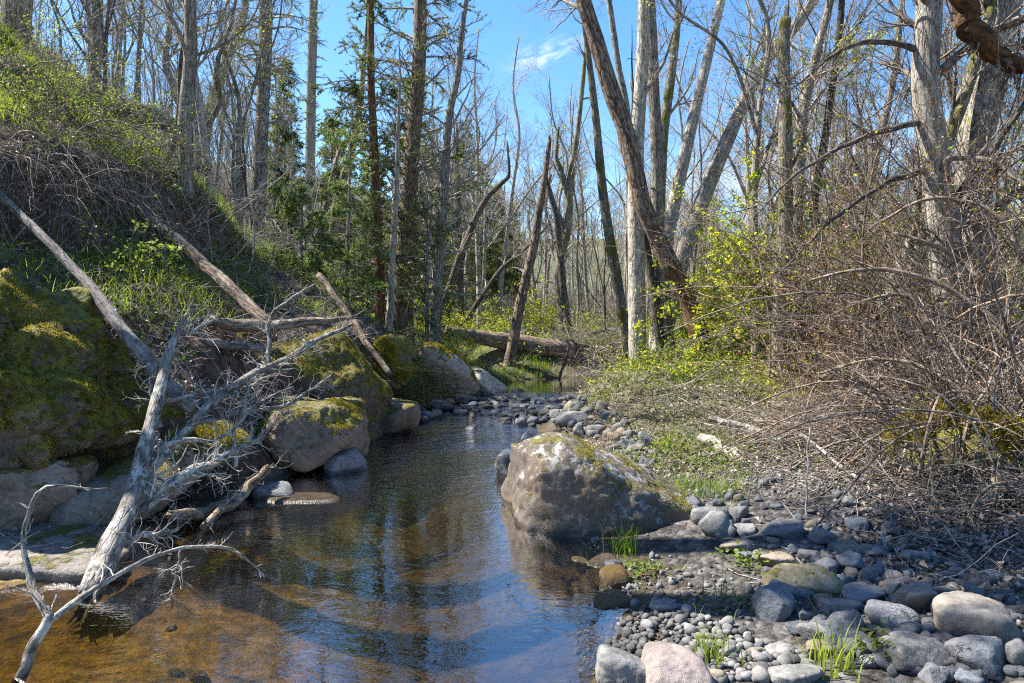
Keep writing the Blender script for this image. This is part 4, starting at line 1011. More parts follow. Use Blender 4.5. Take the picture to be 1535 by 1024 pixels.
# --- the cluster of pale trunks on the right bank
tree('bare_tree', 'massive leaning trunk crossing before the cluster, bark stripped to red wood at its foot',
     [(1058, 545, 33), (1033, 453, 28), (998, 383, 27), (966, 310, 26), (956, 273, 25), (937, 195, 26), (913, 129, 25), (890, 51, 23), (872, -10, 21)], 10.9, 0.0, 5, 'bark_brown', 'twig_grey', 201, (8, 60, 260, 400), t0=.5, stripped=.17, rough=.14, S=18, K=80)
tree('bare_tree', 'straight smooth pale trunk standing leftmost in the cluster on the bank', [(956, 546, 27), (955, 400, 25), (953, 300, 24), (956, 200, 20), (963, 60, 18), (966, -20, 15)], 11.5, 0, 6, 'bark_pale', 'twig_pale', 202, (10, 80, 380, 700), t0=.35, rough=.05, S=18)
tree('bare_tree', 'rough upright trunk between the smooth pale trunk and the leaning one', [(1003, 541, 25), (996, 470, 22), (991, 400, 20), (984, 328, 19), (984, 234, 18), (978, 117, 17), (972, -10, 15)], 11.8, 0, 6, 'bark_grey', 'twig_pale', 203, (9, 70, 340, 600), t0=.4, rough=.12, S=16)
tree('bare_tree', 'thin dark trunk leaning between the smooth pale trunk and the rough one', [(992, 540, 13), (978, 426, 13), (964, 348, 12), (956, 300, 11), (950, 250, 8)], 11.6, .3, 2.5, 'bark_dark', 'twig_grey', 204, (4, 20, 60, 100), t0=.5, rough=.08, S=12)
tree('bare_tree', 'slim mossy flecked trunk rising behind the rough upright one', [(984, 520, 17), (986, 400, 16), (989, 300, 16), (993, 219, 15), (1000, 156, 14), (1009, 78, 12), (1017, -10, 10)], 13.6, 0, 4.5, 'bark_moss', 'twig_pale', 205, (9, 70, 340, 600), t0=.4, rough=.08)
tree('bare_tree', 'tall pale trunk leaning slightly outward behind the cluster', [(985, 500, 23), (990, 420, 22), (1007, 324, 20), (1034, 203, 17), (1054, 117, 15), (1083, -10, 12)], 14.2, 0, 5, 'bark_pale', 'twig_pale', 206, (9, 70, 340, 600), t0=.5, rough=.06)
tree('bare_tree', 'strongly leaning pale trunk with a broken stub reaching over the leafy shrub', [(1003, 470, 26), (1027, 375, 24), (1073, 254, 22), (1109, 168, 20), (1148, 90, 17), (1195, 35, 15), (1228, -12, 12)], 13.4, 0, 4, 'bark_pale', 'twig_pale', 207, (9, 60, 300, 500), t0=.5, rough=.08, S=16,
     limbs=[([(1050, 310, 12), (1060, 270, 11), (1068, 248, 9), (1076, 228, 5)], 13.3, 13.2)])
tree('bare_tree', 'narrow curving grey trunk left beside the smooth pale trunk', [(942, 520, 18), (923, 414, 17), (913, 352, 15), (901, 254, 13), (892, 168, 11), (884, 98, 9), (873, 10, 6)], 14.8, 0, 2.5, 'bark_moss', 'twig_pale', 208, (12, 90, 380, 600), L=(1.8, .9, .45, .2), t0=.3, rough=.08)
tree('bare_tree', 'thin straight stem seen between the curving grey trunk and the leaning giant', [(948, 500, 12), (942, 380, 11), (941, 190, 10), (926, 98, 9), (912, -8, 8)], 15.5, 0, 4, 'bark_grey', 'twig_pale', 209, (9, 60, 260, 400), t0=.3)
tree('dead_snag', 'bare broken top snag leaning over the upper pool grass', [(766, 531, 17), (780, 455, 15), (800, 370, 13), (813, 290, 10), (824, 210, 6)], 15.9, 0, 0, 'bark_brown', 'twig_grey', 210, (5, 10), L=(.5, .2), broken=True, rough=.08, cat='snag', flare=1.1)
tree('bare_tree', 'twisted forked tree standing behind the broken snag', [(843, 470, 14), (838, 400, 12), (851, 340, 12), (855, 273, 11), (866, 195, 8), (876, 98, 6), (880, 30, 3)], 20, 0, .5, 'bark_moss', 'twig_grey', 211, (12, 70, 260, 300), L=(1.6, .8, .4, .2), t0=.35, S=12,
     limbs=[([(853, 300, 9), (842, 260, 8), (834, 230, 6), (838, 190, 3)], 20, 20), ([(850, 350, 9), (832, 310, 8), (822, 280, 6), (826, 262, 4)], 20, 20)])
tree('bare_tree', 'dark bent tree with crooked top left of the twisted forked one', [(842, 400, 10), (836, 340, 9), (825, 290, 8), (820, 270, 5)], 19, 0, .3, 'bark_dark', 'twig_grey', 212, (6, 30, 80), L=(.8, .4, .2), S=10)
tree('bare_tree', 'dead leaning tree with a hooked tip over the upper pool', [(668, 445, 12), (690, 385, 11), (724, 305, 9), (752, 275, 7), (763, 262, 5), (761, 222, 3)], 17.5, 0, .2, 'bark_dark', 'twig_grey', 213, (10, 50, 140), L=(1.0, .5, .25), S=10)
tree('bare_tree', 'dark arching stem rising from the sunny grass', [(720, 448, 8), (735, 425, 7), (755, 400, 6), (790, 370, 4), (820, 340, 2)], 18.5, 0, .2, 'bark_dark', 'twig_grey', 214, (7, 30, 80), L=(.8, .4, .2), S=8)
# --- right side
tree('dead_snag', 'broken topped trunk with yellow green sprigs standing above the leafy shrub', [(1170, 520, 30), (1176, 420, 26), (1180, 340, 23), (1177, 250, 20), (1176, 156, 18), (1175, 78, 17), (1177, 28, 17)], 9.4, 0, 0, 'bark_moss', 'twig_brown', 221, (8, 50, 160), L=(.8, .4, .2), broken=True, rough=.10, cat='snag', t0=.2, leaves=('leaf_bright', 260, .05))
tree('bare_tree', 'forking tree with sunlit leaf sprays behind the broken topped trunk', [(1188, 470, 22), (1192, 380, 19), (1199, 240, 17), (1209, 150, 15), (1225, 78, 13), (1246, -8, 11)], 10.2, 0, 4, 'bark_grey', 'twig_brown', 222, (10, 80, 300, 400), L=(1.6, .8, .4, .2), t0=.2, leaves=('leaf_bright', 500, .05, lambda s: s[:, 2] < 5.5))
tree('bare_tree', 'big furrowed pale trunk rising from the dead brush', [(1428, 500, 50), (1424, 440, 46), (1410, 330, 41), (1398, 234, 39), (1387, 137, 38), (1393, -10, 35)], 7.4, 0, 5, 'bark_pale', 'twig_brown', 223, (44, 380, 1300, 1500), L=(1.5, .8, .38, .17), t0=.12, rough=.10, S=20, limb_mat='bark_dark',
     limbs=[([(1392, 180, 11), (1340, 190, 9), (1270, 215, 7), (1200, 255, 5), (1130, 325, 2)], 7.4, 7.0), ([(1402, 250, 10), (1330, 275, 8), (1250, 330, 5), (1180, 400, 2)], 7.4, 6.8), ([(1388, 80, 10), (1320, 60, 8), (1250, 80, 5), (1180, 140, 2)], 7.4, 7.2),
            ([(1412, 330, 13), (1470, 250, 10), (1540, 150, 7), (1580, 90, 4)], 7.4, 6.6), ([(1408, 262, 11), (1425, 240, 10), (1465, 236, 9), (1510, 255, 7), (1560, 300, 5)], 7.3, 6.6)])
tree('bare_tree', 'mossy flaring trunk behind the dead brush, short and forked', [(1335, 485, 44), (1350, 430, 40), (1368, 380, 34), (1392, 320, 26), (1402, 250, 22), (1440, 150, 18), (1470, 60, 14)], 8.2, 0, 3, 'bark_moss', 'twig_brown', 224, (12, 100, 380, 500), L=(2., 1., .5, .2), t0=.2, rough=.12)
tree('bare_tree', 'thick dark trunk with a hanging rotten orange brown limb at the frame edge', [(1470, 520, 54), (1464, 400, 50), (1458, 300, 48), (1466, 200, 46), (1486, 100, 44), (1515, -20, 42)], 8.3, 0, 4, 'bark_grey', 'twig_brown', 225, (16, 130, 500, 700), L=(2.4, 1.1, .5, .2), t0=.15, rough=.12, S=20)
tree('bare_tree', 'slender dark trunk in the thicket between the snag and the furrowed trunk', [(1262, 500, 16), (1240, 400, 14), (1222, 312, 12), (1240, 180, 11), (1262, -5, 9)], 11, 0, 3, 'bark_dark', 'twig_brown', 226, (14, 110, 380, 500), L=(1.8, .9, .45, .2), t0=.15, S=12)
tree('bare_tree', 'slender grey trunk leaning across the thicket behind the brush', [(1300, 490, 15), (1290, 380, 13), (1310, 250, 12), (1340, 110, 10), (1352, -5, 8)], 11.5, 0, 3, 'bark_grey', 'twig_brown', 227, (14, 110, 380, 500), L=(1.8, .9, .45, .2), t0=.15, S=12)
P_, R_ = None, None
log_thing('hanging_limb', 'thick rotten orange brown limb hooked across the upper corner', [(1425, -25, 29), (1446, 12, 31), (1470, 52, 30), (1500, 80, 27), (1540, 94, 24), (1590, 98, 20)], 6.8, 6.9, 'dead_rot', 'limb', 34, 14, .3, 228, 3, amp=.05, twigs=30, twmat='twig_brown')
# --- left side
tree('bare_tree', 'gnarled thick oak trunk cut by the upper left frame edge', [(2, 150, 44), (12, 110, 36), (22, 60, 34), (26, -10, 36)], 11.5, 0, 4, 'bark_moss', 'twig_grey', 231, (12, 90, 380, 500), L=(2.2, 1.1, .55, .25), t0=.3, rough=.16, S=18,
     limbs=[([(10, 115, 22), (-12, 60, 20), (-30, 0, 18)], 11.5, 11.5)])
tree('bare_tree', 'straight pale trunk on the hill crest left beside the curving oak', [(278, 282, 24), (280, 176, 21), (285, 78, 18), (285, -10, 16)], None, 0, 5, 'bark_grey', 'twig_grey', 232, (20, 150, 500, 700), L=(2.4, 1.1, .5, .25), t0=.1, rough=.10,
     limbs=[([(276, 170, 11), (262, 135, 11), (248, 95, 10), (255, 30, 9), (258, -15, 8)], 14, 14)])
tree('bare_tree', 'curving oak with a kinked upper limb on the hill crest', [(300, 262, 19), (308, 200, 16), (318, 155, 14), (334, 110, 13), (350, 65, 12), (366, 20, 10), (368, -20, 9)], None, 0, 3, 'bark_moss', 'twig_grey', 233, (18, 130, 460, 600), L=(2.2, 1.0, .5, .25), t0=.15, rough=.12,
     limbs=[([(310, 190, 9), (330, 150, 8), (325, 100, 7), (340, 50, 5), (356, -10, 4)], 14, 14)])
tree('bare_tree', 'thin dark crooked sapling on the slope above the brown fallen trunk', [(236, 326, 12), (233, 280, 10), (244, 248, 10), (260, 222, 9), (269, 165, 8), (270, 113, 7), (279, 39, 5), (290, -15, 4)], 9.6, 0, 1, 'bark_dark', 'twig_grey', 234, (18, 120, 360, 400), L=(1.6, .7, .35, .18), t0=.1, S=10, up=.0)
tree('bare_tree', 'distant grey trunk on the upper hillside between the oak and the pale trunk', [(142, 130, 17), (145, 60, 15), (148, -10, 13)], 16, 0, 4, 'bark_grey', 'twig_grey', 235, (18, 140, 460, 600), L=(2.6, 1.2, .6, .3), t0=.05)
tree('bare_tree', 'grey wide branching tree beside the big fir', [(655, 462, 17), (658, 400, 15), (664, 330, 14), (671, 195, 12), (686, 110, 10), (690, 50, 8), (702, -20, 5)], 14.6, 0, 2, 'bark_grey', 'twig_grey', 236, (34, 260, 900, 1100), L=(2.2, .8, .35, .18), t0=.22, ang=.75, S=12)
tree('bare_tree', 'pale spotted slender trunk in front of the big fir', [(585, 450, 11), (589, 391, 10), (593, 310, 9), (596, 200, 6), (600, 120, 4)], 13.4, 0, 1, 'bark_pale', 'twig_grey', 237, (14, 80, 200), L=(1.0, .5, .25), t0=.2, S=10)
tree('bare_tree', 'leaning grey stem crossing the shaded conifers', [(480, 345, 11), (490, 305, 10), (513, 223, 9), (548, 184, 6), (575, 140, 3)], 15, 0, .5, 'bark_grey', 'twig_grey', 238, (10, 60, 160), L=(1.2, .6, .3), t0=.3, S=10)
tree('bare_tree', 'mossy leaning trunk rising behind the young firs', [(500, 345, 15), (504, 305, 13), (524, 234, 12), (540, 150, 10), (547, 90, 6)], 16.5, 0, 2, 'bark_moss', 'twig_grey', 239, (14, 90, 260), L=(1.4, .7, .35), t0=.3, S=10)
log_thing('driftwood_log', 'mossy rotting log lying along the hill crest beneath the gnarled oak', [(66, 118, 22), (110, 140, 28), (170, 158, 30), (225, 172, 28), (262, 192, 20)], 11.2, 11.6, 'bark_moss', 'log', 36, 14, .2, 240, 4, (4, 6), amp=.06)
log_thing('driftwood_log', 'brown fallen log resting on the sunny hillside under the crest', [(150, 205, 14), (210, 222, 18), (270, 240, 18), (300, 252, 14)], 11.0, 11.6, 'dead_brown', 'log', 30, 12, .2, 241, 3, (4, 5), amp=.05)
# --- conifers
def conifer(name, label, pts, Yb=None, ext=4., mat='bark_fir', seed=1, nb=60, bl=1.8, t0=.25, needles=26000, nm='needle', droop=-.05, dead=20, S=14, K=60, zr=None, nl=.055, nw=.0055, den=None, group=None, base_loc=None, height=None):
    rng = np.random.default_rng(seed)
    if Yb is None: Yb = ground_hit(pts[0][0], pts[0][1])[1]
    p = np.array(pts, float); P = W(p[:, 0], p[:, 1], Yb + 0 * p[:, 0]); R = p[:, 2] * .5 / FPX * Yb
    base = P[0].copy(); base[2] = min(gz(base[0], base[1]), base[2])
    foot = np.array([P[0, 0], P[0, 1], base[2] - .15])
    pl = [foot] + list(P); rl = [R[0] * 1.25] + list(R)
    d = nrm(P[-1] - P[-2])
    for k in range(3): pl.append(pl[-1] + d * ext / 3); rl.append(R[-1] * (1 - .31 * (k + 1)))
    q = spline(np.concatenate([np.array(pl), np.array(rl)[:, None]], 1), K); TP, TR = q[:, :3], np.clip(q[:, 3], .008, None)
    root = empty(name, base, label, 'conifer', group)
    mb = MB(); trunk_add(mb, TP, TR, S, seed, .07); mb.build('trunk', M[mat], root, base)
    a, r = grow(rng, TP[None], TR[None], nb, t0, .99, 1.35, bl, 8, .25, .006, .06, droop, .25, .45)
    a2, r2 = grow(rng, a, r, nb * 9, .2, .99, .8, bl * .32, 6, .5, .003, .08, droop * .8, .4, .5)
    mb = MB(); V, qd, A = tubes(a, r, 5); mb.add(V, qd, None, A); V, qd, A = tubes(a2, r2, 3); mb.add(V, qd, None, A)
    if dead:
        b_, rb = grow(rng, TP[None], TR[None], dead, .06, t0 + .25, 1.3, bl * .9, 8, .22, .005, .1, droop * .5, .3, .2)
        b2, rb2 = grow(rng, b_, rb, dead * 7, .2, .99, .8, bl * .3, 5, .5, .0025, .15, droop, .4)
        for (x, y, s_) in ((b_, rb, 5), (b2, rb2, 3)): V, qd, A = tubes(x, y, s_); mb.add(V, qd, None, A)
    mb.build('limbs', M['twig_grey'], root, base)
    # needle sprays along the twigs
    src = a2; k = rng.integers(len(src), size=needles); t = rng.uniform(0, 4.999, needles); i = t.astype(int); f = (t - i)[:, None]
    O = src[k, i] * (1 - f) + src[k, i + 1] * f; T = nrm(src[k, i + 1] - src[k, i])
    if den is not None:
        kp = rng.random(needles) < den(O); O, T = O[kp], T[kp]
    m = len(O)
    dn = nrm(T * .7 + rng.normal(size=(m, 3)) * .55 + np.array([0, 0, -.12])); l = nl * rng.uniform(.5, 1.3, m)[:, None]
    sd = nrm(np.cross(dn, rng.normal(size=(m, 3)))); w = nw * rng.uniform(.6, 1.4, m)[:, None]
    Vv = np.stack([O - dn * l * .1, O + dn * l * .5 + sd * w, O + dn * l, O + dn * l * .5 - sd * w], 1).reshape(-1, 3)
    mb = MB(); mb.add(Vv, np.arange(m)[:, None] * 4 + np.array([[0, 1, 2, 3]]), None, np.repeat(O, 4, 0)); mb.build('needles', M[nm], root, base)
    return root
conifer('conifer_tree', 'straight pale barked fir with bare lower limbs on the slope', [(385, 355, 25), (389, 260, 22), (392, 195, 20), (398, 78, 19), (399, -15, 18)], None, 7, 'bark_fir', 251, 70, 2.2, .3, 50000, dead=24)
conifer('conifer_tree', 'slim grey barked fir right behind the straight pale barked one', [(463, 332, 17), (465, 240, 15), (466, 156, 14), (469, 39, 13), (470, -20, 12)], None, 7, 'bark_fir', 252, 70, 2.2, .3, 34000, 'needle_lit', dead=30)
conifer('conifer_tree', 'reddish barked fir hung with dense dark green sprays', [(570, 432, 15), (565, 330, 13), (560, 200, 12), (556, 117, 11), (556, -10, 9)], 14.2, 5, 'bark_red', 253, 130, 1.5, .12, 80000, dead=20)
conifer('conifer_tree', 'biggest fir trunk, brown below and grey above, with drooping green sprays', [(603, 456, 33), (607, 371, 28), (613, 290, 25), (618, 220, 23), (627, 117, 21), (631, -15, 18)], 15.3, 8, 'bark_brown', 254, 120, 1.9, .15, 84000, dead=40, S=16)
conifer('conifer_tree', 'young feathery fir with blue green sprays under the tall conifers', [(520, 420, 7), (522, 350, 6), (524, 280, 4), (525, 215, 2)], 12.6, .3, 'bark_fir', 255, 70, 1.0, .05, 30000, 'needle_lit', dead=0, S=8)
conifer('conifer_tree', 'low spreading fir sapling at the foot of the slim grey barked fir', [(452, 395, 5), (452, 350, 4), (453, 312, 2)], 11.6, .2, 'bark_fir', 256, 40, 1.0, .05, 30000, 'needle_lit', dead=0, S=8)
conifer('conifer_tree', 'small fir sapling beside the big fir trunk', [(640, 440, 6), (640, 380, 5), (641, 300, 2)], 14.4, .2, 'bark_fir', 257, 60, 1.1, .05, 16000, 'needle_lit', dead=0, S=8)
conifer('conifer_tree', 'dark fir behind the grey wide branching tree', [(690, 450, 12), (688, 360, 10), (686, 280, 8), (685, 200, 4)], 21, .5, 'bark_dark', 259, 80, 1.5, .1, 18000, 'needle', dead=10, S=8)
# added out-of-frame trees, leaned and placed so their crowns shade the foreground stones
def shade_tree(x, y, h, lean, seed, label, nlf, t0):
    rng = np.random.default_rng(seed); b = np.array([x, y, float(gz(x, y))])
    P = spline(np.concatenate([np.array([b - [0, 0, .2], b + [lean[0] * .2, lean[1] * .2, h * .4], b + [lean[0] * .6, lean[1] * .6, h * .75], b + [lean[0], lean[1], h]]), np.array([[.2], [.16], [.1], [.02]])], 1), 40)
    root = empty('bare_tree', b, label, 'tree'); mb = MB(); trunk_add(mb, P[:, :3], P[:, 3], 12, seed, .1); mb.build('trunk', M['bark_grey'], root, b)
    a, r = grow(rng, P[None, :, :3], P[None, :, 3], 40, t0, .98, .9, 2.6, 8, .4, .012, .13, .05, .3)
    a2, r2 = grow(rng, a, r, 420, .1, 1, .8, 1.2, 6, .5, .006, .15, .03, .4); a3, r3 = grow(rng, a2, r2, 1800, .1, 1, .8, .5, 4, .6, .004, .15, .03, .4)
    mb = MB(); crown_add(mb, rng, [(a, r, 5), (a2, r2, 3), (a3, r3, 3)]); mb.build('crown', M['twig_grey'], root, b)
    src = a3.reshape(-1, 3); O = src[rng.integers(len(src), size=nlf)] + rng.normal(size=(nlf, 3)) * .06
    mb = MB(); leaves_add(mb, rng, O, .075, .7); mb.build('leaves', M['leaf_mid'], root, b)
SHADE = [(-5.3, 5.2, 9.5, (3.4, -1.1), 'unseen leafing tree added beyond the left frame edge to shade the bank stones', 8000, .5),
         (-6.2, 6.1, 10.5, (3.6, -.2), 'second unseen leafing tree added high over the pool to shade the bank stones', 8000, .5)]
for k, (x, y, h, l, lb, nlf, t0) in enumerate(SHADE): shade_tree(x, y, h, l, 270 + k, lb, nlf, t0)

# --- the bare woodland behind: eight kinds, each tree an object with trunk and crown
def bare_proto(seed, h, r, mat, twm, n=(28, 200, 620, 800), forks=0, crook=.03):
    rng = np.random.default_rng(seed)
    z = np.linspace(0, 1, 7); p = np.stack([rng.normal(size=7) * crook * h * z, rng.normal(size=7) * crook * h * z, z * h - .15], 1)
    q = spline(np.concatenate([p, (r * (1 - .8 * z))[:, None]], 1), 40); TP, TR = q[:, :3], q[:, 3]
    mt = MB(); trunk_add(mt, TP, TR, 9, seed, .1); lv = []
    for k in range(forks):
        i = rng.integers(8, 20); d = nrm(rng.normal(size=3) * [.4, .4, 0] + [0, 0, 1]); L = h * .55
        pts = np.array([TP[i], TP[i] + d * L * .3 + rng.normal(size=3) * .1, TP[i] + d * L * .65 + rng.normal(size=3) * .25 + [0, 0, .2], TP[i] + d * L + [0, 0, .6]])
        qq = spline(np.concatenate([pts, np.array([[TR[i] * .7], [TR[i] * .5], [TR[i] * .35], [TR[i] * .1]])], 1), 40)
        trunk_add(mt, qq[:, :3], qq[:, 3], 8, seed + k + 1, .1); lv.append(qq)
    PP = np.array([TP] + [x[:, :3] for x in lv]); RR = np.array([TR] + [x[:, 3] for x in lv])
    a, rr = grow(rng, PP, RR, n[0], .28, .99, .7, h * .22, 7, .5, .007, .10, .06, .25); L2 = [(a, rr, 4)]
    for j in range(1, len(n)):
        a, rr = grow(rng, a, rr, n[j], .1, 1, .75, h * (.11, .06, .03)[j - 1], 5, .55, (.004, .0032, .0028)[j - 1], .16, .05, .4); L2.append((a, rr, 3))
    mc = MB(); crown_add(mc, rng, L2)
    root = bpy.data.objects.new('bare_tree', None); COL.objects.link(root)
    mt.build('trunk', M[mat], root); mc.build('crown', M[twm], root)
    src = L2[-1][0].reshape(-1, 3); O = src[rng.integers(len(src), size=700)] + rng.normal(size=(700, 3)) * .03
    if seed in (301, 303, 306): ml = MB(); leaves_add(ml, rng, O, .05, .6); ml.build('leaves', M['leaf_bright'], root)
    return root
BP = [bare_proto(300, 11, .11, 'bark_pale', 'twig_pale', forks=1), bare_proto(301, 9, .085, 'bark_grey', 'twig_grey', forks=2, crook=.025), bare_proto(302, 12, .12, 'bark_pale', 'twig_grey', forks=1, crook=.03),
      bare_proto(303, 7, .06, 'bark_moss', 'twig_brown', forks=3, crook=.035), bare_proto(304, 10, .09, 'bark_grey', 'twig_pale', crook=.025), bare_proto(305, 5, .045, 'bark_dark', 'twig_brown', forks=3, crook=.04),
      bare_proto(306, 8, .075, 'bark_grey', 'twig_grey', forks=2, crook=.03)]
for b in BP: tag(b, None, 'tree')
rng = np.random.default_rng(1234)
used = set()
def plant(k, x, y, s, rz, label, group):
    if k in used: o = copy_tree(BP[k])
    else: o = BP[k]; used.add(k)
    o.location = (x, y, float(gz(x, y)) - .05); o.rotation_euler = (rng.uniform(-.08, .08), rng.uniform(-.08, .08), rz); o.scale = (s, s, s)
    tag(o, label, 'tree', group); return o
pts = []
for tr in range(3000):
    y = rng.uniform(17.5, 46); px = rng.uniform(640, 1300) if rng.random() < .8 else rng.uniform(640, 1535)
    if y < 21 and 700 < px < 870: continue
    x = (px - 767) / FPX * y
    if all((x - a) ** 2 + (y - b) ** 2 > (1.15 + .02 * y) ** 2 for a, b in pts): pts.append((x, y))
    if len(pts) >= 74: break
for (x, y) in pts:
    plant(int(rng.choice([0, 1, 2, 3, 4, 5, 6], p=[.2, .13, .17, .14, .16, .1, .1])), x, y, rng.uniform(.7, 1.15), rng.uniform(0, 6.28), 'thin bare tree of the grey woodland beyond the upper pool', 'bare trees of the woodland beyond the pool')
pts = []
for tr in range(3000):
    y = rng.uniform(12, 34); px = rng.uniform(-60, 660); x = (px - 767) / FPX * y
    if float(gz(x, y)) < 1.5 or (y < 25 and px > 380): continue
    if all((x - a) ** 2 + (y - b) ** 2 > 1.55 ** 2 for a, b in pts): pts.append((x, y))
    if len(pts) >= 44: break
for (x, y) in pts:
    plant(int(rng.choice([0, 1, 3, 5, 6], p=[.1, .25, .25, .15, .25])), x, y, rng.uniform(.6, 1.05), rng.uniform(0, 6.28), 'bare crooked tree of the sunlit hillside wood', 'bare trees on the hillside')
pts = []
for tr in range(3000):
    y = rng.uniform(9.5, 22); px = rng.uniform(1130, 1620); x = (px - 767) / FPX * y
    if all((x - a) ** 2 + (y - b) ** 2 > 1.2 ** 2 for a, b in pts): pts.append((x, y))
    if len(pts) >= 26: break
for (x, y) in pts:
    plant(int(rng.choice([1, 3, 5, 6], p=[.2, .3, .25, .25])), x, y, rng.uniform(.55, .95), rng.uniform(0, 6.28), 'bare twiggy tree of the tangled thicket behind the dead brush', 'bare trees in the thicket')
# conifers far off, one shape copied
def conifer_proto(seed, h):
    rng = np.random.default_rng(seed); z = np.linspace(0, 1, 12)
    TP = np.stack([0 * z, 0 * z, z * h - .2], 1); TR = .012 * h * (1 - .93 * z) + .004
    root = bpy.data.objects.new('conifer_tree', None); COL.objects.link(root); mb = MB(); trunk_add(mb, TP, TR, 8, seed, .06); mb.build('trunk', M['bark_fir'], root)
    a, r = grow(rng, TP[None], TR[None], 170, .08, .99, 1.4, h * .2, 6, .3, .006, .05, -.05, .3, .85); a2, r2 = grow(rng, a, r, 1400, .1, 1, .8, h * .06, 4, .5, .004, .08, -.05, .4)
    m = 26000; k = rng.integers(len(a2), size=m); t = rng.uniform(0, 2.99, m); i = t.astype(int); f = (t - i)[:, None]; O = a2[k, i] * (1 - f) + a2[k, i + 1] * f
    dn = nrm(rng.normal(size=(m, 3)) + nrm(a2[k, i + 1] - a2[k, i])); sd = nrm(np.cross(dn, rng.normal(size=(m, 3))))
    Vv = np.stack([O, O + dn * .09 + sd * .02, O + dn * .18, O + dn * .09 - sd * .02], 1).reshape(-1, 3)
    mb = MB(); crown_add(mb, rng, [(a, r, 3)]); mb.build('limbs', M['twig_grey'], root)
    mb = MB(); mb.add(Vv, np.arange(m)[:, None] * 4 + np.array([[0, 1, 2, 3]]), None, np.repeat(O, 4, 0)); mb.build('needles', M['needle'], root); return root
CP = [conifer_proto(320, 9), conifer_proto(321, 11)]
for k, (px, y, s) in enumerate([(745, 38, .8), (720, 33, .7), (770, 46, .8), (625, 30, 1), (560, 32, .9), (430, 29, .8), (660, 38, 1.), (1060, 52, .9), (500, 36, 1.05), (695, 42, 1.)]):
    x = (px - 767) / FPX * y; o = CP[k % 2] if k < 2 else copy_tree(CP[k % 2])
    o.location = (x, y, float(gz(x, y)) - .05); o.scale = (s, s, s); o.rotation_euler = (0, 0, k * 1.3)
    tag(o, 'dark green conifer standing deep among the bare woodland trees', 'conifer', 'far conifers')
# ------------------------------------------------------------------ dead brush, shrubs, grass and litter
def bramble(label, px, py, Y, rad, n, hgt, seed, mat='cane', bias=(0, 0, 0), leaves=None, L=1.6, tw=3, rm=.0035, spread=1.0, name='dead_shrub', cat='shrub', droop=-.11, y_off=0., leafn=0, fluff=None):
    """arching dead canes with side twigs, growing from a small patch of ground"""
    rng = np.random.default_rng(seed)
    x = (px - 767.5) / FPX * Y; c = np.array([x, Y, 0.]); c[2] = float(gz(x, Y))
    O = c + np.stack([rng.normal(size=n) * rad * .45, rng.normal(size=n) * rad * .45, 0 * np.arange(n)], 1); O[:, 2] = np.maximum(gz(O[:, 0], O[:, 1]), 0) - .02
    d = nrm(rng.normal(size=(n, 3)) * [.75 * spread, .75 * spread, .25] + np.array([0, 0, hgt]) + np.asarray(bias))
    K = 11; ln = L * rng.uniform(.45, 1.25, n); P = np.empty((n, K, 3)); P[:, 0] = O; st = (ln / (K - 1))[:, None]
    sag = droop * rng.uniform(.3, 1.6, n)[:, None]
    for k in range(1, K):
        d = nrm(d + rng.normal(size=(n, 3)) * .09 + sag * np.array([0, 0, 1.])); P[:, k] = P[:, k - 1] + d * st
    gg = gz(P[..., 0], P[..., 1]); P[..., 2] = np.maximum(P[..., 2], gg + .01)
    R = rm * (rng.uniform(.6, 1.5, n) * np.where(rng.random(n) < .14, 2.6, 1))[:, None] * np.linspace(1, .35, K)[None]
    root = empty(name, c, label, cat)
    mb = MB(); V, q, A = tubes(P, R, 5); mb.add(V, q, None, A); mb.build('canes', M[mat], root, c)
    a, r = grow(rng, P, R, n * tw, .15, .99, .8, L * .28, 6, .6, rm * .42, .17, -.02, .45); a2, r2 = grow(rng, a, r, n * tw * 3, .2, 1, .8, L * .11, 4, .7, rm * .33, .2, 0, .5)
    mb = MB(); V, q, A = tubes(a, r, 3); mb.add(V, q, None, A); V, q, A = tubes(a2, r2, 3); mb.add(V, q, None, A); mb.build('twigs', M[mat if mat != 'cane' else 'twig_brown'], root, c)
    if leaves:
        src = np.concatenate([a2[:, 1:].reshape(-1, 3), a[:, 2:].reshape(-1, 3)]); m = leafn; OO = src[rng.integers(len(src), size=m)] + rng.normal(size=(m, 3)) * .03
        mb = MB(); leaves_add(mb, rng, OO, leaves[1], .62, flat=.25); mb.build('leaves', M[leaves[0]], root, c)
    if fluff:
        src = a2[:, -1]; m = fluff; OO = src[rng.integers(len(src), size=m)] + rng.normal(size=(m, 3)) * .025
        mb = MB(); leaves_add(mb, rng, OO, .022, .8); mb.build('seed_heads', M['leaf_dry'], root, c)
    return root
bramble('grey brown heap of arching dead canes spilling toward the stones', 1400, 690, 5.6, .7, 210, .55, 401, 'cane', (-.25, -.25, 0), None, 1.5, 2, .0052)
bramble('low tangle of bleached canes at the near end of the dead brush', 1540, 770, 4.5, .5, 130, .35, 402, 'cane', (-.45, -.15, 0), None, 1.3, 2, .0052)
bramble('dense dead brush mound beneath the mossy flaring trunk', 1375, 620, 6.9, .7, 250, .6, 403, 'cane', (-.1, -.2, 0), None, 1.4, 2, .0052)
bramble('tall dead canes leaning across the furrowed pale trunk', 1440, 600, 5.9, .7, 150, 1.1, 404, 'cane_red', (-.25, -.1, 0), None, 2.5, 2, .0052, fluff=1500)
bramble('thorny upright canes crowding the frame edge', 1550, 620, 5.2, .5, 130, 1.2, 405, 'cane', (-.35, 0, 0), None, 2.5, 2, .0052)
bramble('reddish dead canes beneath the broken topped trunk', 1255, 560, 8.4, .6, 170, .9, 406, 'cane_red', (.1, -.1, 0), None, 1.0, 2, .0052)
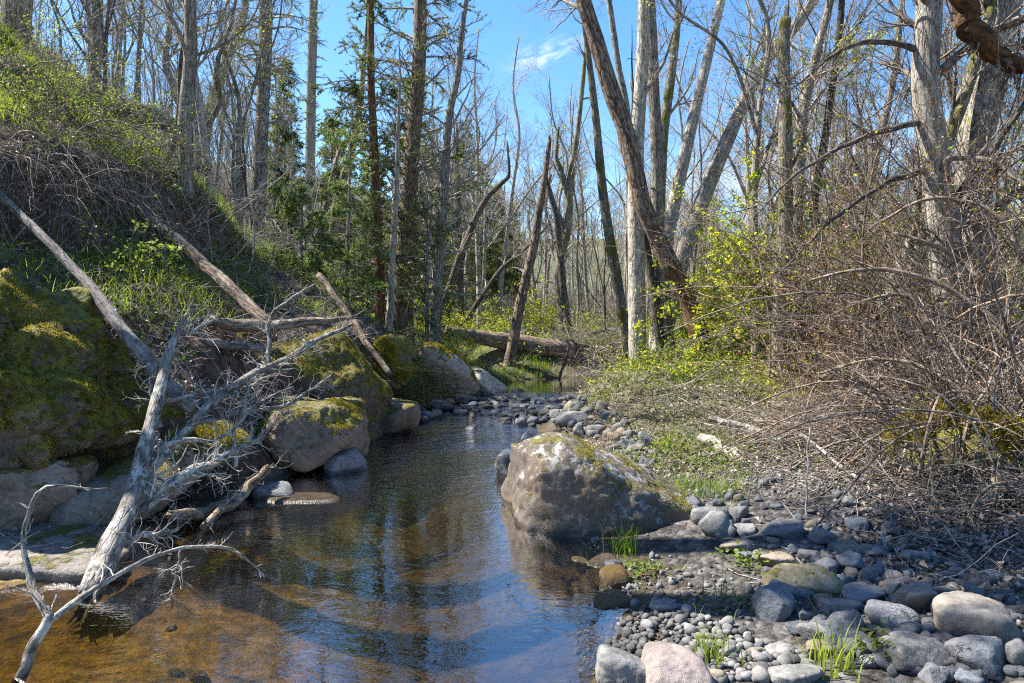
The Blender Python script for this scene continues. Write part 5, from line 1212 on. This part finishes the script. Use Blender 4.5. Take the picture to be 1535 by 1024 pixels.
bramble('fine grey brush sweeping down over the birch coloured log', 1205, 610, 6.9, .5, 150, .35, 407, 'cane', (-.35, -.35, 0), None, 1.0, 2, .0052)
bramble('brown seed headed bush hanging before the slender dark trunk', 1275, 500, 8.2, .7, 120, 1.9, 408, 'cane_red', (.25, -.1, 0), ('leaf_bright', .04), 3.8, 2, .005, fluff=5200, leafn=500)
bramble('tall twiggy bush between the furrowed trunk and the mossy flaring trunk', 1370, 480, 8.0, .7, 120, 1.9, 409, 'cane_red', (0, -.1, 0), ('leaf_bright', .04), 3.8, 2, .005, fluff=4200, leafn=300)
bramble('twiggy bush climbing into the upper corner beside the thick dark trunk', 1530, 470, 7.0, .6, 180, 2.0, 410, 'cane', (-.25, 0, 0), None, 3.9, 2, .0052, fluff=2600)
bramble('brown twiggy bush filling the gap right behind the broken topped trunk', 1255, 480, 8.8, .6, 110, 2.0, 411, 'cane_red', (.35, 0, 0), ('leaf_bright', .045), 3.6, 2, .005, fluff=3600, leafn=900)
bramble('dark leafless stems rising on the slope above the bank of roots', 300, 330, 9.4, .9, 90, 1.2, 412, 'twig_grey', (.2, 0, 0), None, 1.2, 4, .004, droop=-.04)
bramble('grey leafless bush on the crest left beside the curving oak', 215, 150, 12.5, 1.0, 110, 1.4, 413, 'twig_pale', (.1, 0, 0), None, 2.2, 4, .005, droop=-.05)
bramble('pale leafless bush in front of the gnarled oak', 60, 60, 11.0, .9, 90, 1.5, 414, 'twig_pale', (.2, 0, 0), None, 2.2, 4, .005, droop=-.05)
bramble('bare twiggy bush between the two fir trunks on the slope', 430, 350, 12.4, .8, 90, 1.3, 415, 'twig_pale', (0, 0, 0), None, 1.9, 4, .005, droop=-.05)
# thick grey vines and dead stems arching through the brush
VINES = [([(1560, 600, 12), (1500, 500, 11), (1440, 440, 10), (1370, 412, 8), (1290, 405, 6), (1215, 420, 4)], 5.6, 6.2),
         ([(1352, 700, 7), (1384, 620, 7), (1400, 540, 6), (1384, 465, 6), (1340, 440, 5), (1270, 462, 3), (1200, 500, 2)], 5.7, 6.3),
         ([(1560, 690, 10), (1480, 620, 9), (1400, 560, 7), (1310, 540, 5), (1225, 560, 3)], 5.0, 5.9),
         ([(1545, 500, 9), (1470, 420, 8), (1410, 372, 6), (1340, 350, 4)], 6.0, 6.4),
         ([(1400, 800, 6), (1440, 720, 6), (1452, 640, 5), (1490, 560, 4), (1540, 520, 3)], 4.6, 5.2),
         ([(1290, 730, 5), (1285, 650, 5), (1310, 580, 4), (1370, 530, 3), (1440, 515, 2)], 5.9, 6.2),
         ([(1390, 690, 5), (1396, 620, 5), (1420, 590, 4), (1480, 600, 3), (1530, 640, 2)], 5.2, 5.0),
         ([(1330, 745, 7), (1250, 690, 6), (1180, 640, 5), (1130, 630, 3)], 5.2, 6.6),
         ([(1500, 860, 6), (1440, 800, 6), (1400, 730, 5), (1395, 660, 3)], 3.9, 4.8),
         ([(1548, 420, 10), (1500, 330, 9), (1440, 300, 7), (1370, 305, 5), (1300, 345, 3)], 6.1, 6.6)]
limb_set('dead_vine', 'thick arching grey stems looping through the dead brush', 'vine', VINES, 'dead_brown', 'twig_brown', 451, 26, .5)
# leafy shrubs
bramble('bright yellow green leafy shrub right behind the leaning giant trunk', 1130, 500, 12.2, .8, 120, 1.3, 421, 'twig_brown', (0, 0, 0), ('leaf_bright', .065), 2.2, 4, .004, name='leafy_shrub', leafn=19000)
bramble('taller backlit leafy shrub beneath the broken topped trunk', 1180, 490, 10.8, .5, 110, 2.2, 422, 'twig_brown', (.1, 0, 0), ('leaf_bright', .065), 2.6, 4, .004, name='leafy_shrub', leafn=15000)
bramble('dark green ivy like shrub hugging the foot of the cluster', 1020, 545, 10.6, .5, 80, .8, 423, 'twig_brown', (0, 0, 0), ('leaf_mid', .05), .6, 4, .003, name='leafy_shrub', leafn=2400)
bramble('green leafed bush peeking through the thicket beside the slender grey trunk', 1330, 480, 11.0, .9, 100, 1.4, 424, 'twig_brown', (0, 0, 0), ('leaf_bright', .06), 2.6, 4, .004, name='leafy_shrub', leafn=7000)
bramble('green leafed bush behind the thick dark trunk at the frame edge', 1500, 470, 10.0, .9, 100, 1.4, 425, 'twig_brown', (0, 0, 0), ('leaf_bright', .06), 2.8, 4, .004, name='leafy_shrub', leafn=6000)
bramble('low sunny bush on the far side of the upper pool', 672, 460, 18.5, .9, 120, .9, 426, 'twig_grey', (0, 0, 0), ('leaf_bright', .07), 1.4, 4, .004, name='leafy_shrub', leafn=4200)
bramble('pale green sunny bush behind the thick reddish brown log', 810, 470, 22.0, 1.2, 140, .9, 427, 'twig_grey', (0, 0, 0), ('leaf_bright', .08), 1.8, 4, .005, name='leafy_shrub', leafn=4200)
bramble('feathery sunny bush at the raised end of the thick reddish brown log', 666, 470, 14.7, .6, 90, .8, 428, 'twig_grey', (0, 0, 0), ('leaf_bright', .06), 1.2, 4, .004, name='leafy_shrub', leafn=3000)
bramble('leafy green shrub on the slope above the dark root bank', 110, 225, 8.8, 1.0, 170, .7, 431, 'twig_brown', (.35, -.2, 0), ('leaf_mid', .038), 1.4, 4, .004, name='leafy_shrub', leafn=4200)
bramble('pale sunlit shrub at the top of the hill beside the gnarled oak', 75, 95, 12.5, 1.1, 130, .9, 432, 'twig_grey', (0, 0, 0), ('leaf_bright', .05), 1.8, 4, .004, name='leafy_shrub', leafn=2000)
bramble('twiggy shrub in front of the straight pale trunk on the hill', 190, 180, 11.4, 1.1, 90, .9, 433, 'twig_grey', (.2, -.1, 0), ('leaf_bright', .04), 1.3, 3, .004, name='leafy_shrub', leafn=1200)
bramble('small green weedy bush in the hollow beside the silver pole', 215, 425, 7.2, .3, 60, .8, 434, 'twig_brown', (0, 0, 0), ('leaf_mid', .055), .6, 4, .003, name='leafy_shrub', leafn=1100)
bramble('spreading brown thicket between the far trees and the pool', 900, 490, 17.5, 1.4, 260, .7, 435, 'cane', (-.1, -.2, 0), None, 2.0, 4, .005)
bramble('bleached brush pile slumping to the upper pool', 965, 515, 15.6, .9, 300, .35, 436, 'twig_pale', (-.3, -.3, 0), None, 1.2, 4, .005)
bramble('grey brush along the hill foot behind the outcrop', 640, 480, 13.2, .8, 200, .5, 437, 'cane', (.2, -.2, 0), None, 1.0, 4, .004)
# overhanging roots and dead stems of the dark bank on the left
for k, (px, py, lb) in enumerate([(55, 265, 'curtain of dead roots at the dark bank nearest the frame edge'), (130, 265, 'middle curtain of tangled roots under the leafy slope'), (205, 300, 'curtain of roots around the head of the brown fallen trunk'), (330, 400, 'dead stalks matted on the slope beside the brown fallen trunk'), (440, 430, 'grey dry stems on the bank above the pale short log')]):
    g = ground_hit(px, py)
    bramble(lb, px, py, float(g[1]), .55, 150 if k < 3 else 60, .25, 440 + k, 'cane', (.35, -.55, 0), None, 1.0, 4, .004, droop=-.22, name='root_tangle', cat='roots')

# named tufts near the viewer
def tuft(px, py, label, seed, n=70, L=.2, w=.006, mat='grass', lean=.5, rad=.05, leafy=0):
    rng = np.random.default_rng(seed); g = ground_hit(px, py); g[2] = max(float(gz(g[0], g[1])), 0)
    O = g + np.stack([rng.normal(size=n) * rad, rng.normal(size=n) * rad, 0 * np.arange(n)], 1); O[:, 2] = np.maximum(gz(O[:, 0], O[:, 1]), 0) - .005
    mb = MB(); blades_add(mb, rng, O, L, w, lean)
    if leafy:
        P = g + rng.normal(size=(leafy, 3)) * [rad * 1.6, rad * 1.6, .02] + [0, 0, .05]; leaves_add(mb, rng, P, .035, .9, flat=.6)
    return tag(mb.build('grass_tuft' if not leafy else 'weed', M[mat], loc=g), label, 'grass' if not leafy else 'weed')
tuft(938, 828, 'fresh upright grass tuft at the foot of the wedge boulder', 501, 90, .22)
tuft(968, 862, 'small round leaved weed at the wet edge below the grass tuft', 502, 20, .1, .004, 'leaf_mid', .6, .05, 60)
tuft(1065, 990, 'grass tuft growing among the whitish pebbles', 503, 80, .15)
tuft(1088, 912, 'thin flat lying grass on the dark sand', 504, 70, .18, .004, 'grass_shade', 1.0, .08)
tuft(1250, 1008, 'broad bladed grass tuft in the muddy hollow', 505, 46, .2, .010)
tuft(1120, 852, 'little weed patch beside the small round grey stone', 506, 20, .08, .004, 'leaf_mid', .6, .05, 70)
tuft(1020, 735, 'bright grass clump beyond the tail of the wedge boulder', 507, 220, .16, .005, 'grass', .6, .14)
tuft(1075, 740, 'second grass clump toward the broken birch coloured log', 508, 160, .14, .005, 'grass', .6, .12)
tuft(998, 672, 'bright ferny weed standing on the littered bank', 509, 40, .2, .014, 'leaf_bright', .5, .05, 20)
tuft(1022, 680, 'single narrow weed beside the ferny one', 510, 16, .2, .008, 'leaf_bright', .3, .02, 6)
tuft(672, 592, 'bright moss green tuft among the riffle heap stones', 511, 160, .12, .008, 'grass', .9, .14)
tuft(1320, 985, 'tiny green weed under the long ridge backed slab', 512, 12, .05, .004, 'leaf_mid', .6, .03, 40)

# mass grass
def scatter_xy(n, x0, x1, y0, y1, dens, rng):
    x = rng.uniform(x0, x1, n); y = rng.uniform(y0, y1, n); k = rng.random(n) < dens(x, y); return x[k], y[k]
def ok_land(x, y): dl, dr = bank(x, y); return (np.maximum(dl, dr) > .12)
rng = np.random.default_rng(606)
def clump(x, y, s, th, seed): return sstep(th, th + .35, noise2(x, y, s, 3, seed))
mb = MB()
def add_grass(n, box, dens, L, w, lean, m, drift=None):
    x, y = scatter_xy(n, *box, lambda a, b: dens(a, b) * ok_land(a, b), rng)
    O = np.stack([x, y, gz(x, y) - .01], 1); blades_add(mb, rng, O, L, w, lean, m, 3, drift); return len(x)
inview = lambda x, y: (np.abs(x) < .80 * y + 1)
# 0 fresh, 1 shaded, 2 dry
add_grass(40000, (-9, -1.2, 4.2, 14), lambda x, y: inview(x, y) * clump(x, y, .75, -.05, 81) * sstep(.8, 1.5, bank(x, y)[0]), .22, .007, .7, 0, (.35, -.1, 0))
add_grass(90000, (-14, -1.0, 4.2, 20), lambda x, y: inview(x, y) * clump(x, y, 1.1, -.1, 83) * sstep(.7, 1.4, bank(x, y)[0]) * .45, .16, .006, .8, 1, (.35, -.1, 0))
add_grass(46000, (-14, -.8, 4.0, 20), lambda x, y: inview(x, y) * clump(x, y, .9, -.1, 85) * sstep(.6, 1.3, bank(x, y)[0]) * .8, .24, .004, 1.3, 2, (.4, -.2, 0))
add_grass(60000, (-26, -6, 10, 34), lambda x, y: inview(x, y) * clump(x, y, .4, -.25, 87), .30, .014, .7, 0)
add_grass(90000, (-6, 5, 14.5, 27), lambda x, y: (bank(x, y)[0] > .1) * clump(x, y, .5, -.5, 89) * (1 - sstep(22, 27, y)), .18, .011, .7, 0)
add_grass(20000, (-4, 6, 14.5, 24), lambda x, y: (bank(x, y)[0] > .1) * clump(x, y, .8, -.1, 90), .24, .008, .8, 2)
add_grass(14000, (-2.2, -.3, 9.8, 12.2), lambda x, y: (bank(x, y)[0] < .55) * (bank(x, y)[0] > .12) * 1., .34, .008, .9, 1, (.5, -.4, 0))
add_grass(9000, (-2.2, -.3, 9.8, 12.2), lambda x, y: (bank(x, y)[0] < .5) * (bank(x, y)[0] > .12) * 1., .36, .006, 1.4, 2, (.6, -.4, 0))
add_grass(26000, (.4, 5.5, 5.0, 14), lambda x, y: clump(x, y, 1.2, .05, 91) * sstep(.5, 1., bank(x, y)[1]), .12, .006, .7, 0)
add_grass(26000, (.4, 6, 4.4, 14), lambda x, y: clump(x, y, .9, -.1, 93) * sstep(.6, 1.2, bank(x, y)[1]) * .7, .22, .0035, 1.5, 2)
add_grass(26000, (-7.5, -2.2, 7.5, 13.5), lambda x, y: (bank(x, y)[0] > 1.6) * clump(x, y, 1.0, -.25, 111), .22, .007, .7, 0, (.3, -.1, 0))
add_grass(22000, (-14, -4.5, 8.5, 16), lambda x, y: inview(x, y) * clump(x, y, .9, -.05, 113), .20, .009, .7, 0, (.3, -.1, 0))
add_grass(9000, (.7, 3.6, 6.2, 9.5), lambda x, y: clump(x, y, 1.6, -.15, 115) * (bank(x, y)[1] > .4), .08, .005, .8, 1)
add_grass(8000, (.7, 3.6, 6.0, 10), lambda x, y: .6 * (bank(x, y)[1] > .35), .16, .003, 1.6, 2)
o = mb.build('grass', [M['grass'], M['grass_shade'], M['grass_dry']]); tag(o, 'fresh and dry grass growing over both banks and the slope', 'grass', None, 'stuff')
# low broad leaved cover of the right bank and slope
mb = MB()
x, y = scatter_xy(60000, .6, 6.5, 5.6, 14, lambda a, b: clump(a, b, .8, -.25, 95) * (bank(a, b)[1] > .4) * (a < 4.6), rng)
O = np.stack([x, y, gz(x, y) + rng.exponential(.045, len(x))], 1); leaves_add(mb, rng, O, .042, .7, 0, .35)
x, y = scatter_xy(26000, -8, -1.4, 4.5, 13, lambda a, b: clump(a, b, .9, .05, 97) * (bank(a, b)[0] > .7), rng)
O = np.stack([x, y, gz(x, y) + rng.exponential(.05, len(x))], 1); leaves_add(mb, rng, O, .045, .7, 1, .35)
x, y = scatter_xy(9000, .8, 6, 8, 13.5, lambda a, b: clump(a, b, .6, -.1, 99) * (bank(a, b)[1] > .3), rng)
O = np.stack([x, y, gz(x, y) + rng.exponential(.12, len(x))], 1); leaves_add(mb, rng, O, .05, .6, 2, .2)
x, y = scatter_xy(9000, -5, 6, 15, 30, lambda a, b: clump(a, b, .5, -.2, 98) * (bank(a, b)[0] > .3), rng)
O = np.stack([x, y, gz(x, y) + rng.exponential(.2, len(x))], 1); leaves_add(mb, rng, O, .09, .6, 2, .2)
o = mb.build('ground_cover', [M['leaf_mid'], M['leaf_dark'], M['leaf_bright']]); tag(o, 'low leafy ground cover spreading over both banks', 'ground cover', None, 'stuff')
# litter
mb = MB()
x, y = scatter_xy(110000, -9, 7, 2.8, 15, lambda a, b: (np.maximum(*bank(a, b)) > .25) * inview(a, b) * (.25 + clump(a, b, 1.3, -.1, 101)) * np.where(bank(a, b)[1] > 0, sstep(1.0, 2.6, bank(a, b)[1] + sstep(5.6, 7, b) * 2), 1), rng)
O = np.stack([x, y, gz(x, y) + .008 + rng.exponential(.012, len(x))], 1); leaves_add(mb, rng, O, .052, .55, 0, .55, .6)
x, y = scatter_xy(14000, .6, 4.5, 5.6, 10.5, lambda a, b: (bank(a, b)[1] > .3) * .7, rng)
O = np.stack([x, y, gz(x, y) + .006 + rng.exponential(.008, len(x))], 1); leaves_add(mb, rng, O, .04, .55, 0, .6, .6)
o = mb.build('leaf_litter', M['litter']); tag(o, 'brown and grey dead leaves strewn over the banks', 'leaf litter', None, 'stuff')
mb = MB()
x, y = scatter_xy(15000, -8, 7, 3.2, 14, lambda a, b: (np.maximum(*bank(a, b)) > .3) * inview(a, b) * np.where(bank(a, b)[1] > 0, sstep(1.0, 2.2, bank(a, b)[1] + sstep(5.6, 7, b) * 2) + .06, .8), rng)
n = len(x); K = 5; az = rng.uniform(0, 6.28, n); d = np.stack([np.cos(az), np.sin(az), rng.normal(size=n) * .2 + .08], 1); ln = rng.lognormal(math.log(.22), .5, n)
P = np.empty((n, K, 3)); P[:, 0] = np.stack([x, y, gz(x, y) + .01], 1)
for k in range(1, K): d = nrm(d + rng.normal(size=(n, 3)) * .15); P[:, k] = P[:, k - 1] + d * (ln / (K - 1))[:, None]
P[..., 2] = np.maximum(P[..., 2], gz(P[..., 0], P[..., 1]) + .006)
V, q, A = tubes(P, rng.uniform(.0016, .0045, n)[:, None] * np.linspace(1, .5, K)[None], 4); mb.add(V, q, None, A)
o = mb.build('twig_litter', M['twig_grey']); tag(o, 'broken twigs scattered over the littered banks', 'twigs', None, 'stuff')

# far wood on the rising ground, one mass
mb = MB(); mbl = []
n = 520; y = rng.uniform(46, 120, n); px = rng.uniform(-80, 1620, n); x = (px - 767) / FPX * y
K = 6; h = rng.uniform(5, 11, n); P = np.empty((n, K, 3)); P[:, 0] = np.stack([x, y, gz(x, y)], 1); d = nrm(np.stack([rng.normal(size=n) * .08, rng.normal(size=n) * .08, 1 + 0 * x], 1))
for k in range(1, K): d = nrm(d + rng.normal(size=(n, 3)) * .05); P[:, k] = P[:, k - 1] + d * (h / (K - 1))[:, None]
R = rng.uniform(.05, .13, n)[:, None] * np.linspace(1, .2, K)[None]
V, q, A = tubes(P, R, 5); mb.add(V, q, None, A)
a, r = grow(rng, P, R, 9000, .2, 1, .7, 2.2, 5, .4, .015, .14, .06, .4); V, q, A = tubes(a, r, 3); mb.add(V, q, None, A)
a2, r2 = grow(rng, a, r, 40000, .1, 1, .75, .9, 4, .6, .010, .16, .04, .5); V, q, A = tubes(a2, r2, 3); mb.add(V, q, None, A)
# brushy undergrowth of the far wood
m = 26000; yy = rng.uniform(24, 90, m); xx = (rng.uniform(-60, 1600, m) - 767) / FPX * yy; O = np.stack([xx, yy, gz(xx, yy)], 1)
d = nrm(rng.normal(size=(m, 3)) * [.6, .6, .2] + [0, 0, .7]); P = np.stack([O + d * s for s in (0, .4, .8, 1.2)], 1) * 1.; P[:, 2:] += rng.normal(size=(m, 2, 3)) * .1
V, q, A = tubes(P, .012 * np.ones((m, 4)) * np.linspace(1, .4, 4), 3); mb.add(V, q, None, A, 1)
o = mb.build('far_woodland', [M['twig_grey'], M['cane']]); tag(o, 'grey bare woodland on the rising ground far behind the stream', 'woodland', None, 'stuff')
